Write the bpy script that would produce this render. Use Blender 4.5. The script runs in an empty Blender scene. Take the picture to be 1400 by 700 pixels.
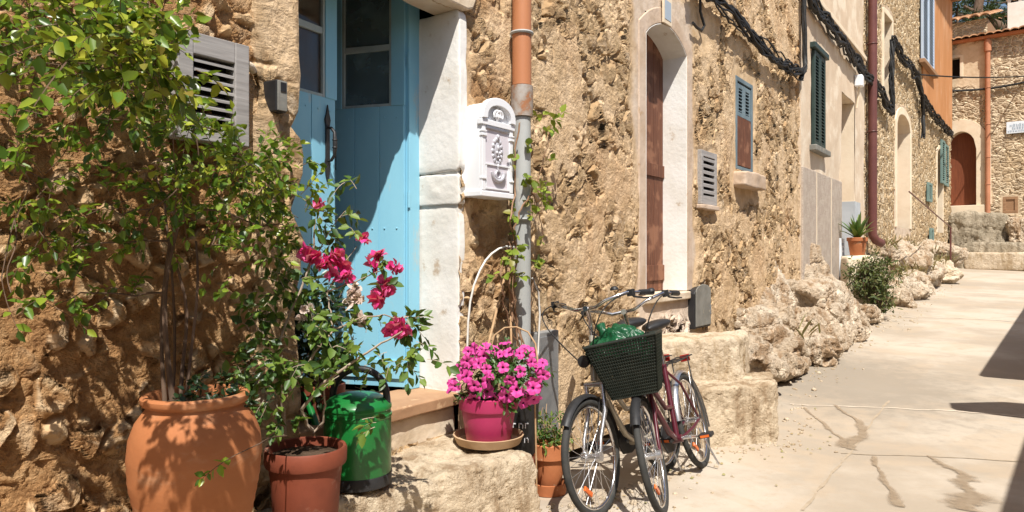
import bpy, bmesh, math, random
import numpy as np
from math import radians as R, pi, sin, cos, tan, atan, sqrt
from mathutils import Vector, Matrix, Euler

S = bpy.context.scene
COL = S.collection
# ---------------------------------------------------------------- camera, sky, sun, exposure
EYE = 1.5
cam = bpy.data.cameras.new('camera'); co = bpy.data.objects.new('camera', cam); COL.objects.link(co)
co.location = (0, 0, EYE); co.rotation_euler = (pi/2, 0, 0)
cam.sensor_fit = 'HORIZONTAL'; cam.sensor_width = 36; cam.lens = 36*1000/1400
cam.clip_start = .05; cam.clip_end = 3000
S.camera = co
SUN_DIR = Vector((-.094, .616, -1.0)).normalized()       # the way the light travels
elev = math.asin(-SUN_DIR.z)
w = bpy.data.worlds.new('World'); S.world = w; w.use_nodes = True
nt = w.node_tree; nt.nodes.clear()
sk = nt.nodes.new('ShaderNodeTexSky'); sk.sky_type = 'NISHITA'; sk.sun_disc = False
sk.sun_elevation = elev; sk.sun_rotation = math.atan2(-SUN_DIR.x, -SUN_DIR.y)
sk.dust_density = 1.5
bg = nt.nodes.new('ShaderNodeBackground'); bg.inputs[1].default_value = .085
ow = nt.nodes.new('ShaderNodeOutputWorld')
nt.links.new(sk.outputs[0], bg.inputs[0]); nt.links.new(bg.outputs[0], ow.inputs[0])
sl = bpy.data.lights.new('sun', 'SUN'); sl.energy = 5.0; sl.angle = R(.5); sl.color = (1, .955, .885)
so = bpy.data.objects.new('sun', sl); COL.objects.link(so); so.location = (0, -5, 12)
so.rotation_euler = SUN_DIR.to_track_quat('-Z', 'Y').to_euler()
S.view_settings.view_transform = 'Standard'; S.view_settings.look = 'None'
S.view_settings.exposure = .58; S.view_settings.gamma = 1
S.cycles.use_denoising = True
S.cycles.max_bounces = 6; S.cycles.diffuse_bounces = 3; S.cycles.transparent_max_bounces = 6

rng = np.random.default_rng(7); random.seed(7)

# ---------------------------------------------------------------- geometry of the street
class Frame:
    """A facade line: local X runs along the wall, local Y into the house, Z up."""
    def __init__(s, o, ang):
        s.o = o; s.ang = ang; s.d = (cos(ang), sin(ang)); s.n = (-sin(ang), cos(ang))
    def at(s, px, py, off=0.0):
        u = (px-700)/1000
        t = (s.o[0]*s.n[0]+s.o[1]*s.n[1]-off)/(u*s.n[0]+s.n[1])
        X = (u*t-s.o[0])*s.d[0]+(t-s.o[1])*s.d[1]
        return X, EYE-(py-350)/1000*t
    def x(s, px, off=0.0): return s.at(px, 350, off)[0]
    def z(s, px, py, off=0.0): return s.at(px, py, off)[1]
    def world(s, X, Y, Z=0): return (s.o[0]+s.d[0]*X+s.n[0]*Y, s.o[1]+s.d[1]*X+s.n[1]*Y, Z)
    def local(s, x, y, z=0):
        rx, ry = x-s.o[0], y-s.o[1]
        return (rx*s.d[0]+ry*s.d[1], rx*s.n[0]+ry*s.n[1], z)
def wp(px, py, depth): return ((px-700)/1000*depth, depth, EYE-(py-350)/1000*depth)
A = Frame((-2.2135, 1.5497), R(55))
xk = A.x(1176)
B = Frame(A.world(xk, 0)[:2], R(52.05))
uE = .6
# far house stands where the second wall line meets the ray u = .6
tE = 10.2
E = Frame((B.o[0]+.78*tE, B.o[1]+tE), math.atan2(-.66, .75))
def road_h(y):
    y = np.asarray(y, float)
    t = np.clip(y-5.4, 0, None)
    k = .9
    h = np.where(t < k, .066*t*t/(2*k), .066*(t-k/2))
    return np.minimum(h, 1.16)

# ---------------------------------------------------------------- objects
class MB:
    def __init__(s): s.v = []; s.f = []; s.m = []; s.mi = 0
    def add(s, vs, fs):
        o = len(s.v); s.v += [tuple(map(float, v)) for v in vs]
        s.f += [tuple(int(i)+o for i in f) for f in fs]; s.m += [s.mi]*len(fs); return s
    def box(s, x0, x1, y0, y1, z0, z1):
        return s.add([(x0,y0,z0),(x1,y0,z0),(x1,y1,z0),(x0,y1,z0),(x0,y0,z1),(x1,y0,z1),(x1,y1,z1),(x0,y1,z1)],
                     [(0,3,2,1),(4,5,6,7),(0,1,5,4),(1,2,6,5),(2,3,7,6),(3,0,4,7)])
    def xbox(s, M, x0, x1, y0, y1, z0, z1):
        t = MB().box(x0,x1,y0,y1,z0,z1); return s.add([M @ Vector(v) for v in t.v], t.f)
    def merge(s, t, M=None):
        return s.add([M @ Vector(v) for v in t.v] if M is not None else t.v, t.f)
    def tube(s, pts, r, seg=8, cap=True):
        P = [Vector(p) for p in pts]; n = len(P)
        rs = r if isinstance(r, (list, tuple, np.ndarray)) else [r]*n
        ref = None; vs = []; fs = []
        for i in range(n):
            a = P[max(i-1, 0)]; b = P[min(i+1, n-1)]; t = (b-a)
            t = t.normalized() if t.length > 1e-9 else Vector((0,0,1))
            if ref is None:
                ref = Vector((0,0,1)) if abs(t.z) < .9 else Vector((1,0,0))
            e = ref-t*ref.dot(t)
            if e.length < 1e-6: e = t.orthogonal()
            e.normalize(); ref = e; g = t.cross(e)
            for k in range(seg):
                q = 2*pi*k/seg; vs.append(P[i]+(e*cos(q)+g*sin(q))*rs[i])
        for i in range(n-1):
            for k in range(seg):
                fs.append((i*seg+k, i*seg+(k+1)%seg, (i+1)*seg+(k+1)%seg, (i+1)*seg+k))
        if cap: fs.append(tuple(range(seg))[::-1]); fs.append(tuple((n-1)*seg+k for k in range(seg)))
        return s.add(vs, fs)
    def ring(s, c, ax, R_, r, seg=40, ts=8):
        """torus about axis ax"""
        ax = Vector(ax).normalized(); e = ax.orthogonal().normalized(); g = ax.cross(e); c = Vector(c)
        vs = []; fs = []
        for i in range(seg):
            q = 2*pi*i/seg; dr = e*cos(q)+g*sin(q)
            for k in range(ts):
                p = 2*pi*k/ts; vs.append(c+dr*(R_+r*cos(p))+ax*(r*sin(p)))
        for i in range(seg):
            for k in range(ts):
                j = (i+1) % seg; l = (k+1) % ts
                fs.append((i*ts+k, j*ts+k, j*ts+l, i*ts+l))
        return s.add(vs, fs)
    def lathe(s, prof, seg=40, c=(0,0,0), wob=0):
        n = len(prof); vs = []; fs = []
        for i, (r, z) in enumerate(prof):
            for k in range(seg):
                q = 2*pi*k/seg; rr = r*(1+wob*sin(3*q+i*.3)+wob*.6*sin(5*q+1))
                vs.append((c[0]+rr*cos(q), c[1]+rr*sin(q), c[2]+z))
        for i in range(n-1):
            for k in range(seg):
                fs.append((i*seg+k, i*seg+(k+1)%seg, (i+1)*seg+(k+1)%seg, (i+1)*seg+k))
        fs.append(tuple(range(seg))[::-1]); fs.append(tuple((n-1)*seg+k for k in range(seg)))
        return s.add(vs, fs)
    def prism(s, poly, y0, y1):
        """polygon in (x, z), extruded along y"""
        n = len(poly)
        vs = [(x, y0, z) for x, z in poly]+[(x, y1, z) for x, z in poly]
        fs = [tuple(range(n)), tuple(range(2*n-1, n-1, -1))]
        fs += [(i, i+n, (i+1) % n+n, (i+1) % n) for i in range(n)]
        return s.add(vs, fs)
    def band(s, outer, inner, y0, y1):
        """closed strip between two polylines of equal length in (x, z), with depth"""
        n = len(outer); vs = []
        for y in (y0, y1):
            vs += [(x, y, z) for x, z in outer]+[(x, y, z) for x, z in inner]
        fs = []
        for i in range(n-1):
            fs += [(i, i+1, n+i+1, n+i), (2*n+i, 3*n+i, 3*n+i+1, 2*n+i+1),
                   (i, 2*n+i, 2*n+i+1, i+1), (n+i, n+i+1, 3*n+i+1, 3*n+i)]
        fs += [(0, n, 3*n, 2*n), (n-1, 3*n-1, 4*n-1, 2*n-1)]
        return s.add(vs, fs)
    def build(s, name, mats, parent=None, smooth=None, bevel=0, fix=True):
        me = bpy.data.meshes.new(name); me.from_pydata(s.v, [], s.f)
        for m in (mats if isinstance(mats, (list, tuple)) else [mats]): me.materials.append(m)
        if len(me.materials) > 1: me.polygons.foreach_set('material_index', s.m)
        if fix:
            bm = bmesh.new(); bm.from_mesh(me); bmesh.ops.recalc_face_normals(bm, faces=bm.faces); bm.to_mesh(me); bm.free()
        if smooth:
            me.polygons.foreach_set('use_smooth', [True]*len(me.polygons)); me.set_sharp_from_angle(angle=R(smooth))
        me.update()
        o = bpy.data.objects.new(name, me); COL.objects.link(o)
        if parent: o.parent = parent
        if bevel:
            b = o.modifiers.new('bevel', 'BEVEL'); b.width = bevel; b.segments = 2; b.limit_method = 'ANGLE'; b.angle_limit = R(40)
            b.use_clamp_overlap = True
        return o
def tag(o, label=None, cat=None, group=None, kind=None):
    if label: o['label'] = label
    if cat: o['category'] = cat
    if group: o['group'] = group
    if kind: o['kind'] = kind
    return o
def thing(name, label, cat, frame=None, group=None):
    o = bpy.data.objects.new(name, None); COL.objects.link(o); o.empty_display_size = .1
    if frame: o.location = (frame.o[0], frame.o[1], 0); o.rotation_euler = (0, 0, frame.ang)
    return tag(o, label, cat, group)
def place(o, frame):
    o.location = (frame.o[0], frame.o[1], 0); o.rotation_euler = (0, 0, frame.ang); return o
def settle(root):
    """move a thing's Empty to the middle of its base, its parts staying put"""
    lo = np.array([1e9]*3); hi = -lo
    for c in root.children:
        if c.type == 'MESH':
            a = np.array([c.matrix_basis @ v.co for v in c.data.vertices]); lo = np.minimum(lo, a.min(0)); hi = np.maximum(hi, a.max(0))
    d = Vector(((lo[0]+hi[0])/2, (lo[1]+hi[1])/2, lo[2]))
    root.location = root.location + root.rotation_euler.to_matrix() @ d
    for c in root.children: c.location = c.location-d
    return root
def arr_obj(name, V, F, mat, parent=None, smooth=True, attrs=None):
    me = bpy.data.meshes.new(name)
    V = np.asarray(V, np.float32); F = np.asarray(F, np.int32)
    me.vertices.add(len(V)); me.vertices.foreach_set('co', V.ravel())
    k = F.shape[1]; me.loops.add(F.size); me.loops.foreach_set('vertex_index', F.ravel())
    me.polygons.add(len(F)); me.polygons.foreach_set('loop_start', np.arange(0, F.size, k, dtype=np.int32))
    me.polygons.foreach_set('loop_total', np.full(len(F), k, np.int32))
    if smooth: me.polygons.foreach_set('use_smooth', np.ones(len(F), bool))
    for m in (mat if isinstance(mat, (list, tuple)) else [mat]): me.materials.append(m)
    me.update(calc_edges=True)
    for nme, a in (attrs or {}).items():
        at = me.attributes.new(nme, 'FLOAT', 'POINT'); at.data.foreach_set('value', np.asarray(a, np.float32))
    o = bpy.data.objects.new(name, me); COL.objects.link(o)
    if parent: o.parent = parent
    return o

# ---------------------------------------------------------------- numpy noise
def _h(ix, iy, iz, seed):
    n = (ix*374761393+iy*668265263+iz*2147483647+seed*144665) & 0xffffffff
    n = ((n ^ (n >> 13))*1274126177) & 0xffffffff
    return ((n ^ (n >> 16)) & 0xffff)/65535.0
def vnoise(P, seed=0):
    P = np.asarray(P, float); i = np.floor(P).astype(np.int64); f = P-i; f = f*f*(3-2*f)
    r = 0
    for dx in (0, 1):
        for dy in (0, 1):
            for dz in (0, 1):
                wgt = (f[:,0] if dx else 1-f[:,0])*(f[:,1] if dy else 1-f[:,1])*(f[:,2] if dz else 1-f[:,2])
                r = r+wgt*_h(i[:,0]+dx, i[:,1]+dy, i[:,2]+dz, seed)
    return r*2-1
def fbm(P, scale=1, oct=4, seed=0, gain=.5):
    P = np.asarray(P, float)*scale; a = 1; r = 0
    for k in range(oct): r = r+a*vnoise(P, seed+k*17); P = P*2.03+5.1; a *= gain
    return r
def grid_lines(a, b, step, brk):
    br = sorted(set([a, b]+[q for q in brk if a < q < b])); out = []
    for p, q in zip(br, br[1:]):
        n = max(1, int(round((q-p)/step))); out += list(np.linspace(p, q, n, endpoint=False))
    return np.array(out+[b])
def wall_patch(x0, x1, z0, z1, step, holes=(), keep=None):
    """grid sheet in local (x, 0, z) with rectangular holes (xa, xb, za, zb) left out"""
    xs = grid_lines(x0, x1, step, [h[0] for h in holes]+[h[1] for h in holes])
    zs = grid_lines(z0, z1, step, [h[2] for h in holes]+[h[3] for h in holes])
    X, Z = np.meshgrid(xs, zs); V = np.stack([X.ravel(), np.zeros(X.size), Z.ravel()], 1)
    nx = len(xs); i, j = np.meshgrid(np.arange(nx-1), np.arange(len(zs)-1))
    cx = (xs[:-1]+xs[1:])/2; cz = (zs[:-1]+zs[1:])/2; CX, CZ = np.meshgrid(cx, cz)
    ok = np.ones(CX.shape, bool)
    for h in holes: ok &= ~((CX > h[0]) & (CX < h[1]) & (CZ > h[2]) & (CZ < h[3]))
    if keep is not None: ok &= keep(CX, CZ)
    a = (j*nx+i)[ok]
    F = np.stack([a, a+1, a+nx+1, a+nx], 1)
    used = np.unique(F); mp = -np.ones(len(V), int); mp[used] = np.arange(len(used))
    return V[used], mp[F]
def join_arrays(parts):
    V = []; F = []; o = 0
    for v, f in parts: V.append(v); F.append(f+o); o += len(v)
    return np.concatenate(V), np.concatenate(F)

# ---------------------------------------------------------------- materials
class NT:
    def __init__(s, name):
        s.mat = bpy.data.materials.new(name); s.mat.use_nodes = True; s.t = s.mat.node_tree; s.t.nodes.clear()
        s.out = s.t.nodes.new('ShaderNodeOutputMaterial')
    def n(s, ty, ins=None, **kw):
        q = s.t.nodes.new(ty)
        for k, v in kw.items(): setattr(q, k, v)
        for k, v in (ins or {}).items(): s.put(q.inputs[k], v)
        return q
    def put(s, sock, v):
        if isinstance(v, bpy.types.NodeSocket): s.t.links.new(v, sock)
        elif isinstance(v, (tuple, list)) and len(v) == 3 and sock.type == 'RGBA': sock.default_value = (*v, 1)
        else: sock.default_value = v
    def coord(s): return s.n('ShaderNodeTexCoord').outputs['Object']
    def vmul(s, v, k):
        return s.n('ShaderNodeVectorMath', {0: v, 1: k if isinstance(k, tuple) else (k,)*3}, operation='MULTIPLY').outputs[0]
    def noise(s, vec, scale, detail=4, rough=.55, dist=0):
        return s.n('ShaderNodeTexNoise', {'Vector': vec, 'Scale': scale, 'Detail': detail, 'Roughness': rough, 'Distortion': dist})
    def fac(s, vec, scale, **k): return s.noise(vec, scale, **k).outputs[0]
    def vor(s, vec, scale, feature='F1', **kw):
        return s.n('ShaderNodeTexVoronoi', {'Vector': vec, 'Scale': scale}, feature=feature, **kw)
    def math(s, op, a, b=0.0, c=0.0, clamp=False):
        q = s.n('ShaderNodeMath', operation=op, use_clamp=clamp)
        s.put(q.inputs[0], a); s.put(q.inputs[1], b)
        if len(q.inputs) > 2: s.put(q.inputs[2], c)
        return q.outputs[0]
    def ss(s, v, a, b, lo=0.0, hi=1.0):
        return s.n('ShaderNodeMapRange', {0: v, 1: a, 2: b, 3: lo, 4: hi}, interpolation_type='SMOOTHSTEP').outputs[0]
    def mix(s, f, a, b, mode='MIX'):
        q = s.n('ShaderNodeMix', data_type='RGBA', blend_type=mode)
        s.put(q.inputs[0], f); s.put(q.inputs[6], a); s.put(q.inputs[7], b); return q.outputs[2]
    def fmix(s, f, a, b):
        q = s.n('ShaderNodeMix'); s.put(q.inputs[0], f); s.put(q.inputs[2], a); s.put(q.inputs[3], b); return q.outputs[0]
    def ramp(s, f, stops):
        q = s.n('ShaderNodeValToRGB', {0: f}); el = q.color_ramp.elements
        while len(el) < len(stops): el.new(.5)
        for e, (p, c) in zip(el, stops): e.position = p; e.color = (*c, 1)
        return q.outputs[0]
    def attr(s, name): return s.n('ShaderNodeAttribute', attribute_name=name).outputs['Fac']
    def bsdf(s, col, rough=.8, spec=.3, metal=0, normal=None, **kw):
        q = s.n('ShaderNodeBsdfPrincipled', {'Base Color': col, 'Roughness': rough, 'Specular IOR Level': spec, 'Metallic': metal})
        if normal is not None: s.put(q.inputs['Normal'], normal)
        for k, v in kw.items(): s.put(q.inputs[k], v)
        s.t.links.new(q.outputs[0], s.out.inputs[0]); return q
    def bump(s, h, strength=.5, dist=.01):
        return s.n('ShaderNodeBump', {'Height': h, 'Strength': strength, 'Distance': dist}).outputs[0]
    def disp(s, h, scale=1.0, mid=0.0):
        d = s.n('ShaderNodeDisplacement', {'Height': h, 'Midlevel': mid, 'Scale': scale})
        s.t.links.new(d.outputs[0], s.out.inputs['Displacement']); s.mat.displacement_method = 'BOTH'

def plain(name, c1, c2=None, scale=6, rough=.7, spec=.3, metal=0, bump=.3, bscale=None, bdist=.004, worn=None, wscale=9, wlo=.58, whi=.66, stretch=(1,1,1), **kw):
    """one surface: two tones of noise, a little relief, optional worn patches of a third colour"""
    m = NT(name); P = m.vmul(m.coord(), stretch)
    f = m.fac(P, scale, detail=6)
    c2 = c2 or tuple(q*.75 for q in c1)
    col = m.mix(m.ss(f, .35, .65), c1, c2)
    if worn: col = m.mix(m.ss(m.fac(P, wscale, detail=8, rough=.65), wlo, whi), col, worn)
    nrm = m.bump(m.fac(P, bscale or scale*6, detail=6), bump, bdist) if bump else None
    r = m.math('ADD', rough-.08, m.math('MULTIPLY', f, .16))
    m.bsdf(col, r, spec, metal, nrm, **kw); return m.mat
def wood(name, c1, c2, c3, axis=2, rough=.7, worn=None):
    m = NT(name); st = [14, 14, 14]; st[axis] = .9
    P = m.vmul(m.coord(), tuple(st)); f = m.fac(P, 3, detail=8, rough=.6, dist=.4)
    col = m.ramp(f, [(.25, c1), (.5, c2), (.75, c3)])
    if worn: col = m.mix(m.ss(m.fac(m.coord(), 5, detail=6), .5, .62), col, worn)
    m.bsdf(col, rough, .3, 0, m.bump(f, .6, .004)); return m.mat

def wall_material(name, plaster, plaster2, stones, earth=None, amp=1.0, sc=9.0, patch=(.42, .56), squash=(1,1,1), gap=.12, mortar=None, pscale=1.7, rust=(.40, .235, .115), crumbs=.046, stoneh=.042, disp=True):
    """rubble wall: rough lumps of stone showing through a skim of lime mortar"""
    m = NT(name); P0 = m.coord()
    wv = m.noise(P0, 3.2, detail=3).outputs['Color']
    wo = m.n('ShaderNodeVectorMath', {0: wv, 1: (.5, .5, .5)}, operation='SUBTRACT').outputs[0]
    P = m.n('ShaderNodeVectorMath', {0: m.vmul(wo, .16), 1: P0}, operation='ADD').outputs[0]
    P = m.vmul(P, squash)
    edge = m.vor(P, sc, 'DISTANCE_TO_EDGE').outputs['Distance']
    cell = m.vor(P, sc).outputs['Color']
    rnd = m.n('ShaderNodeSeparateColor', {0: cell}).outputs
    l2 = m.vor(P, sc*2.7, 'SMOOTH_F1').outputs['Distance']
    fine = m.fac(P0, 38, detail=7, rough=.68)
    mid = m.fac(P0, 7, detail=6, rough=.6)
    big = m.fac(P0, pscale, detail=4, rough=.6)
    pl = m.attr('plain'); npl = m.math('SUBTRACT', 1.0, pl)
    pm = m.math('MULTIPLY', m.ss(big, patch[0], patch[1]), npl)
    crumb = m.fac(P0, 15, detail=8, rough=.62, dist=.5)
    stone = m.math('MULTIPLY', m.ss(edge, .0, gap), m.math('ADD', .3, m.math('MULTIPLY', rnd[0], .7)))
    hs = m.math('ADD', m.math('MULTIPLY', stone, stoneh), m.math('MULTIPLY', m.math('SUBTRACT', .5, l2), .014))
    hs = m.math('ADD', hs, m.math('MULTIPLY', m.math('SUBTRACT', crumb, .52), crumbs)); hs = m.math('ADD', hs, m.math('MULTIPLY', m.math('SUBTRACT', fine, .5), .014))
    hp = m.math('ADD', .030, m.math('MULTIPLY', m.math('SUBTRACT', mid, .5), .034))
    hp = m.math('ADD', hp, m.math('MULTIPLY', m.math('SUBTRACT', crumb, .5), .016)); hp = m.math('ADD', hp, m.math('MULTIPLY', m.math('SUBTRACT', fine, .5), .008))
    hflat = m.math('ADD', .016, m.math('MULTIPLY', m.math('SUBTRACT', mid, .5), .012))
    h = m.fmix(pm, hp, hs); h = m.fmix(pl, h, hflat)
    wash = m.fac(m.vmul(P0, (1, 1, .45)), 1.3, detail=6, rough=.62)
    pc = m.mix(m.ss(mid, .38, .62), plaster, plaster2)
    pc = m.mix(m.ss(m.fac(P0, 2.3, detail=5), .5, .7, 0, .55), pc, tuple(q*1.2 for q in plaster))
    sc_ = m.ramp(rnd[1], [(0, stones[0]), (.35, stones[1]), (.7, stones[2]), (1, stones[3] if len(stones) > 3 else stones[0])])
    sc_ = m.mix(m.ss(crumb, .42, .62, 0, .6), tuple(q*.72 for q in stones[1]), sc_)
    mo = mortar or plaster2
    sc_ = m.mix(m.ss(edge, 0.0, gap*.5), mo, sc_)
    col = m.mix(pm, pc, sc_)
    col = m.mix(m.ss(wash, .50, .68, 0, .55), col, rust)
    col = m.mix(m.ss(fine, .60, .74, 0, .25), col, tuple(q*.65 for q in plaster2))
    if earth:
        ea = m.attr('earth')
        ec = m.ramp(m.fac(P0, 7, detail=8, rough=.68), [(.3, earth[0]), (.5, earth[1]), (.7, earth[2])])
        ee = m.vor(P, sc*1.7, 'DISTANCE_TO_EDGE').outputs['Distance']; er = m.n('ShaderNodeSeparateColor', {0: m.vor(P, sc*1.7).outputs['Color']}).outputs
        keep = m.math('MULTIPLY', m.ss(ee, .03, .20), m.ss(er[0], .35, .75))
        ec = m.mix(m.math('MULTIPLY', keep, .8), ec, m.ramp(er[1], [(0, stones[0]), (.5, stones[1]), (1, (.40, .30, .20))]))
        he = m.math('ADD', m.math('MULTIPLY', keep, .030), m.math('MULTIPLY', m.math('SUBTRACT', crumb, .5), .062))
        he = m.math('ADD', he, m.math('MULTIPLY', m.math('SUBTRACT', fine, .5), .020))
        he = m.math('ADD', he, m.math('MULTIPLY', m.math('SUBTRACT', m.fac(P0, 3, detail=4), .5), .06))
        col = m.mix(ea, col, ec); h = m.fmix(ea, h, he)
    pt = m.attr('tint')
    col = m.mix(pt, col, m.mix(m.ss(mid, .4, .65), (.60, .50, .41), (.50, .40, .31)))
    if disp: m.disp(h, amp); m.bsdf(col, .9, .15)
    else: m.bsdf(col, .9, .15, 0, m.bump(h, 1.0, amp))
    return m.mat

M = {}
M['wall_a'] = wall_material('rubble_lime_wall', (.59, .435, .275), (.49, .345, .20), [(.64, .50, .33), (.48, .33, .18), (.35, .21, .105), (.52, .43, .32)], patch=(.455, .54), sc=6.5,
                            earth=[(.21, .105, .045), (.35, .195, .085), (.48, .315, .165)], amp=1.25)
M['wall_b'] = wall_material('small_rubble_wall', (.50, .38, .25), (.43, .31, .19), [(.58, .46, .30), (.45, .32, .18), (.30, .19, .10)],
                            amp=1.2, sc=6.0, patch=(.28, .38), gap=.16, crumbs=.022, stoneh=.040, rust=(.42, .30, .17), mortar=(.56, .46, .32))
M['wall_e'] = wall_material('far_rubble_wall', (.60, .47, .31), (.54, .41, .26), [(.56, .45, .31), (.45, .34, .22), (.34, .24, .14)],
                            amp=1.5, sc=4.6, crumbs=.020, stoneh=.045, rust=(.46, .33, .19), patch=(.30, .42), squash=(1, 1, 1.9), gap=.2, mortar=(.66, .54, .38))
M['plaster'] = plain('cream_plaster', (.62, .50, .37), (.55, .43, .31), 2.2, .9, .15, bump=.4, bscale=22, bdist=.01, worn=(.68, .58, .45), wscale=1.6, wlo=.5, whi=.62)
M['pale_plaster'] = plain('pale_plaster', (.72, .61, .46), (.66, .54, .39), 3, .9, .15, bump=.4, bscale=20, bdist=.008)
M['pink_plaster'] = plain('worn_pink_plaster', (.57, .45, .35), (.47, .35, .25), 3.4, .9, .15, bump=.6, bscale=16, bdist=.012, worn=(.40, .27, .16), wscale=6, wlo=.6, whi=.68)
M['dado'] = plain('grey_roughcast', (.46, .39, .32), (.40, .33, .27), 9, .95, .1, bump=1, bscale=45, bdist=.015)
M['orange'] = plain('orange_render', (.50, .235, .10), (.44, .20, .08), 1.5, .85, .2, bump=.4, bscale=20, worn=(.55, .31, .17), wscale=2.4, wlo=.5, whi=.7, stretch=(1,1,.35))
M['white_stone'] = plain('whitewashed_stone', (.79, .77, .73), (.70, .67, .61), 3, .85, .2, bump=.4, bscale=26, bdist=.008, worn=(.50, .40, .30), wscale=6, wlo=.61, whi=.70)
M['cream_stone'] = plain('cream_limestone', (.66, .56, .43), (.55, .44, .31), 5, .85, .2, bump=.6, bscale=22, bdist=.01)
M['blue'] = plain('blue_door_paint', (.245, .53, .67), (.21, .48, .63), 3, .5, .35, bump=.35, bscale=14, bdist=.003, worn=(.36, .50, .54), wscale=9, wlo=.60, whi=.72, stretch=(1,1,.4))
M['blue_edge'] = plain('weathered_blue_edge', (.38, .45, .44), (.28, .36, .37), 8, .7, .25, bump=.4)
M['red_wood'] = wood('red_brown_wood', (.075, .030, .018), (.135, .052, .028), (.21, .088, .048), worn=(.25, .115, .065))
M['door_red'] = wood('chestnut_wood', (.12, .034, .014), (.165, .046, .018), (.21, .064, .026))
M['grey_wood'] = wood('grey_weathered_wood', (.22, .205, .195), (.32, .30, .285), (.42, .40, .38), axis=0)
M['old_wood'] = wood('old_brown_wood', (.20, .11, .055), (.30, .17, .09), (.38, .23, .13), axis=0)
M['blue_grey'] = plain('faded_blue_shutter', (.17, .225, .25), (.12, .165, .19), 8, .7, .25, bump=.3, stretch=(1,1,.4))
M['wash_grey'] = plain('grey_blue_wash', (.44, .47, .49), (.38, .41, .43), 4, .8, .2, bump=.3)
M['pale_blue'] = plain('pale_blue_shutter', (.42, .50, .60), (.38, .46, .56), 4, .6, .3, bump=.2)
M['dark_green'] = plain('dark_green_shutter', (.020, .040, .036), (.028, .052, .045), 6, .5, .4, bump=.2)
M['teal'] = plain('teal_shutter', (.17, .25, .225), (.14, .21, .19), 5, .7, .25, bump=.2)
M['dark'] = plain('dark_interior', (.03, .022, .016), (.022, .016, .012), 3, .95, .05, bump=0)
M['iron'] = plain('black_iron', (.014, .014, .015), (.022, .02, .02), 20, .5, .45, bump=.4, bdist=.002)
M['black_plastic'] = plain('black_plastic', (.016, .016, .017), (.022, .022, .023), 14, .5, .4, bump=.2, bdist=.002)
M['grey_metal'] = plain('galvanised_metal', (.34, .35, .36), (.26, .27, .28), 9, .5, .45, metal=.55, bump=.2, worn=(.42, .41, .38), wlo=.6)
M['grey_paint'] = plain('grey_painted_metal', (.22, .215, .19), (.165, .16, .14), 7, .6, .35, bump=.3, worn=(.30, .27, .21), wlo=.6)
M['terracotta_pipe'] = plain('orange_pvc_pipe', (.48, .20, .09), (.42, .17, .075), 3, .5, .4, bump=.15, worn=(.60, .32, .17), wscale=4, wlo=.6, whi=.72, stretch=(1,1,.4))
M['pipe_rust'] = plain('rusty_pipe_socket', (.36, .33, .30), (.27, .20, .15), 14, .7, .3, bump=.4, worn=(.30, .13, .06), wscale=14, wlo=.56)
M['pipe_grey'] = plain('grey_pipe', (.40, .41, .40), (.33, .34, .33), 5, .6, .35, bump=.2, worn=(.50, .48, .43), wscale=7, stretch=(1,1,.5))
M['pipe_brown'] = plain('dark_brown_pipe', (.105, .035, .030), (.13, .045, .037), 3, .45, .4, bump=.1)
M['pipe_far'] = plain('terracotta_downpipe', (.46, .20, .11), (.40, .17, .09), 3, .6, .3, bump=.2)
M['white_enamel'] = plain('white_enamel', (.80, .81, .83), (.78, .79, .81), 3, .35, .5, bump=.1)
M['enamel_panel'] = plain('pale_mauve_enamel', (.66, .62, .66), (.64, .60, .64), 3, .4, .5, bump=.1)
M['silver'] = plain('bright_silver', (.66, .66, .67), (.58, .58, .59), 12, .28, .5, metal=.9, bump=.1)
M['relief'] = plain('dull_pewter_relief', (.52, .51, .54), (.44, .43, .46), 14, .5, .4, metal=.25, bump=.2)
M['cable'] = plain('black_cable', (.009, .009, .009), (.022, .021, .02), 30, .6, .35, bump=.5, bscale=60)
M['tile'] = plain('clay_roof_tile', (.50, .30, .17), (.40, .20, .10), 5, .85, .2, bump=.4, worn=(.56, .45, .32), wscale=5, wlo=.55)
M['terra'] = plain('terracotta_urn_clay', (.39, .150, .058), (.34, .125, .046), 3.5, .75, .25, bump=.35, bscale=26, bdist=.003, worn=(.43, .235, .13), wscale=4, wlo=.52, whi=.72, stretch=(1,1,2.0))
M['terra_red'] = plain('red_terracotta', (.205, .052, .026), (.155, .040, .021), 6, .65, .3, bump=.3, worn=(.34, .215, .16), wscale=5, wlo=.54, whi=.68)
M['terra_pot'] = plain('orange_terracotta', (.44, .16, .065), (.38, .13, .05), 6, .7, .3, bump=.25, worn=(.52, .33, .21), wscale=9, wlo=.6)
M['saucer_clay'] = plain('pale_clay_saucer', (.48, .33, .20), (.40, .27, .16), 8, .8, .2, bump=.3)
M['magenta'] = plain('magenta_plastic_pot', (.40, .028, .11), (.36, .024, .095), 5, .42, .45, bump=.1)
M['green_can'] = plain('green_enamel', (.010, .155, .030), (.009, .13, .026), 5, .33, .5, bump=.12)
M['soil'] = plain('dark_potting_soil', (.05, .032, .02), (.09, .06, .04), 20, .95, .1, bump=1, bscale=50, bdist=.02)
M['threshold'] = plain('terracotta_threshold', (.40, .24, .135), (.33, .19, .105), 5, .75, .25, bump=.5, bscale=20, worn=(.54, .36, .21), wscale=5)
M['bark'] = plain('grey_brown_bark', (.10, .065, .042), (.15, .10, .07), 18, .9, .1, bump=.8, stretch=(1,1,.3))
M['pale_bark'] = plain('pale_twig_bark', (.38, .31, .24), (.28, .21, .15), 18, .9, .1, bump=.6, stretch=(1,1,.3))
M['vine_bark'] = plain('dry_vine_stem', (.22, .12, .07), (.30, .19, .12), 18, .9, .1, bump=.6)
M['cane'] = plain('dry_cane', (.42, .28, .16), (.34, .21, .11), 20, .8, .2, bump=.2)
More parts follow.
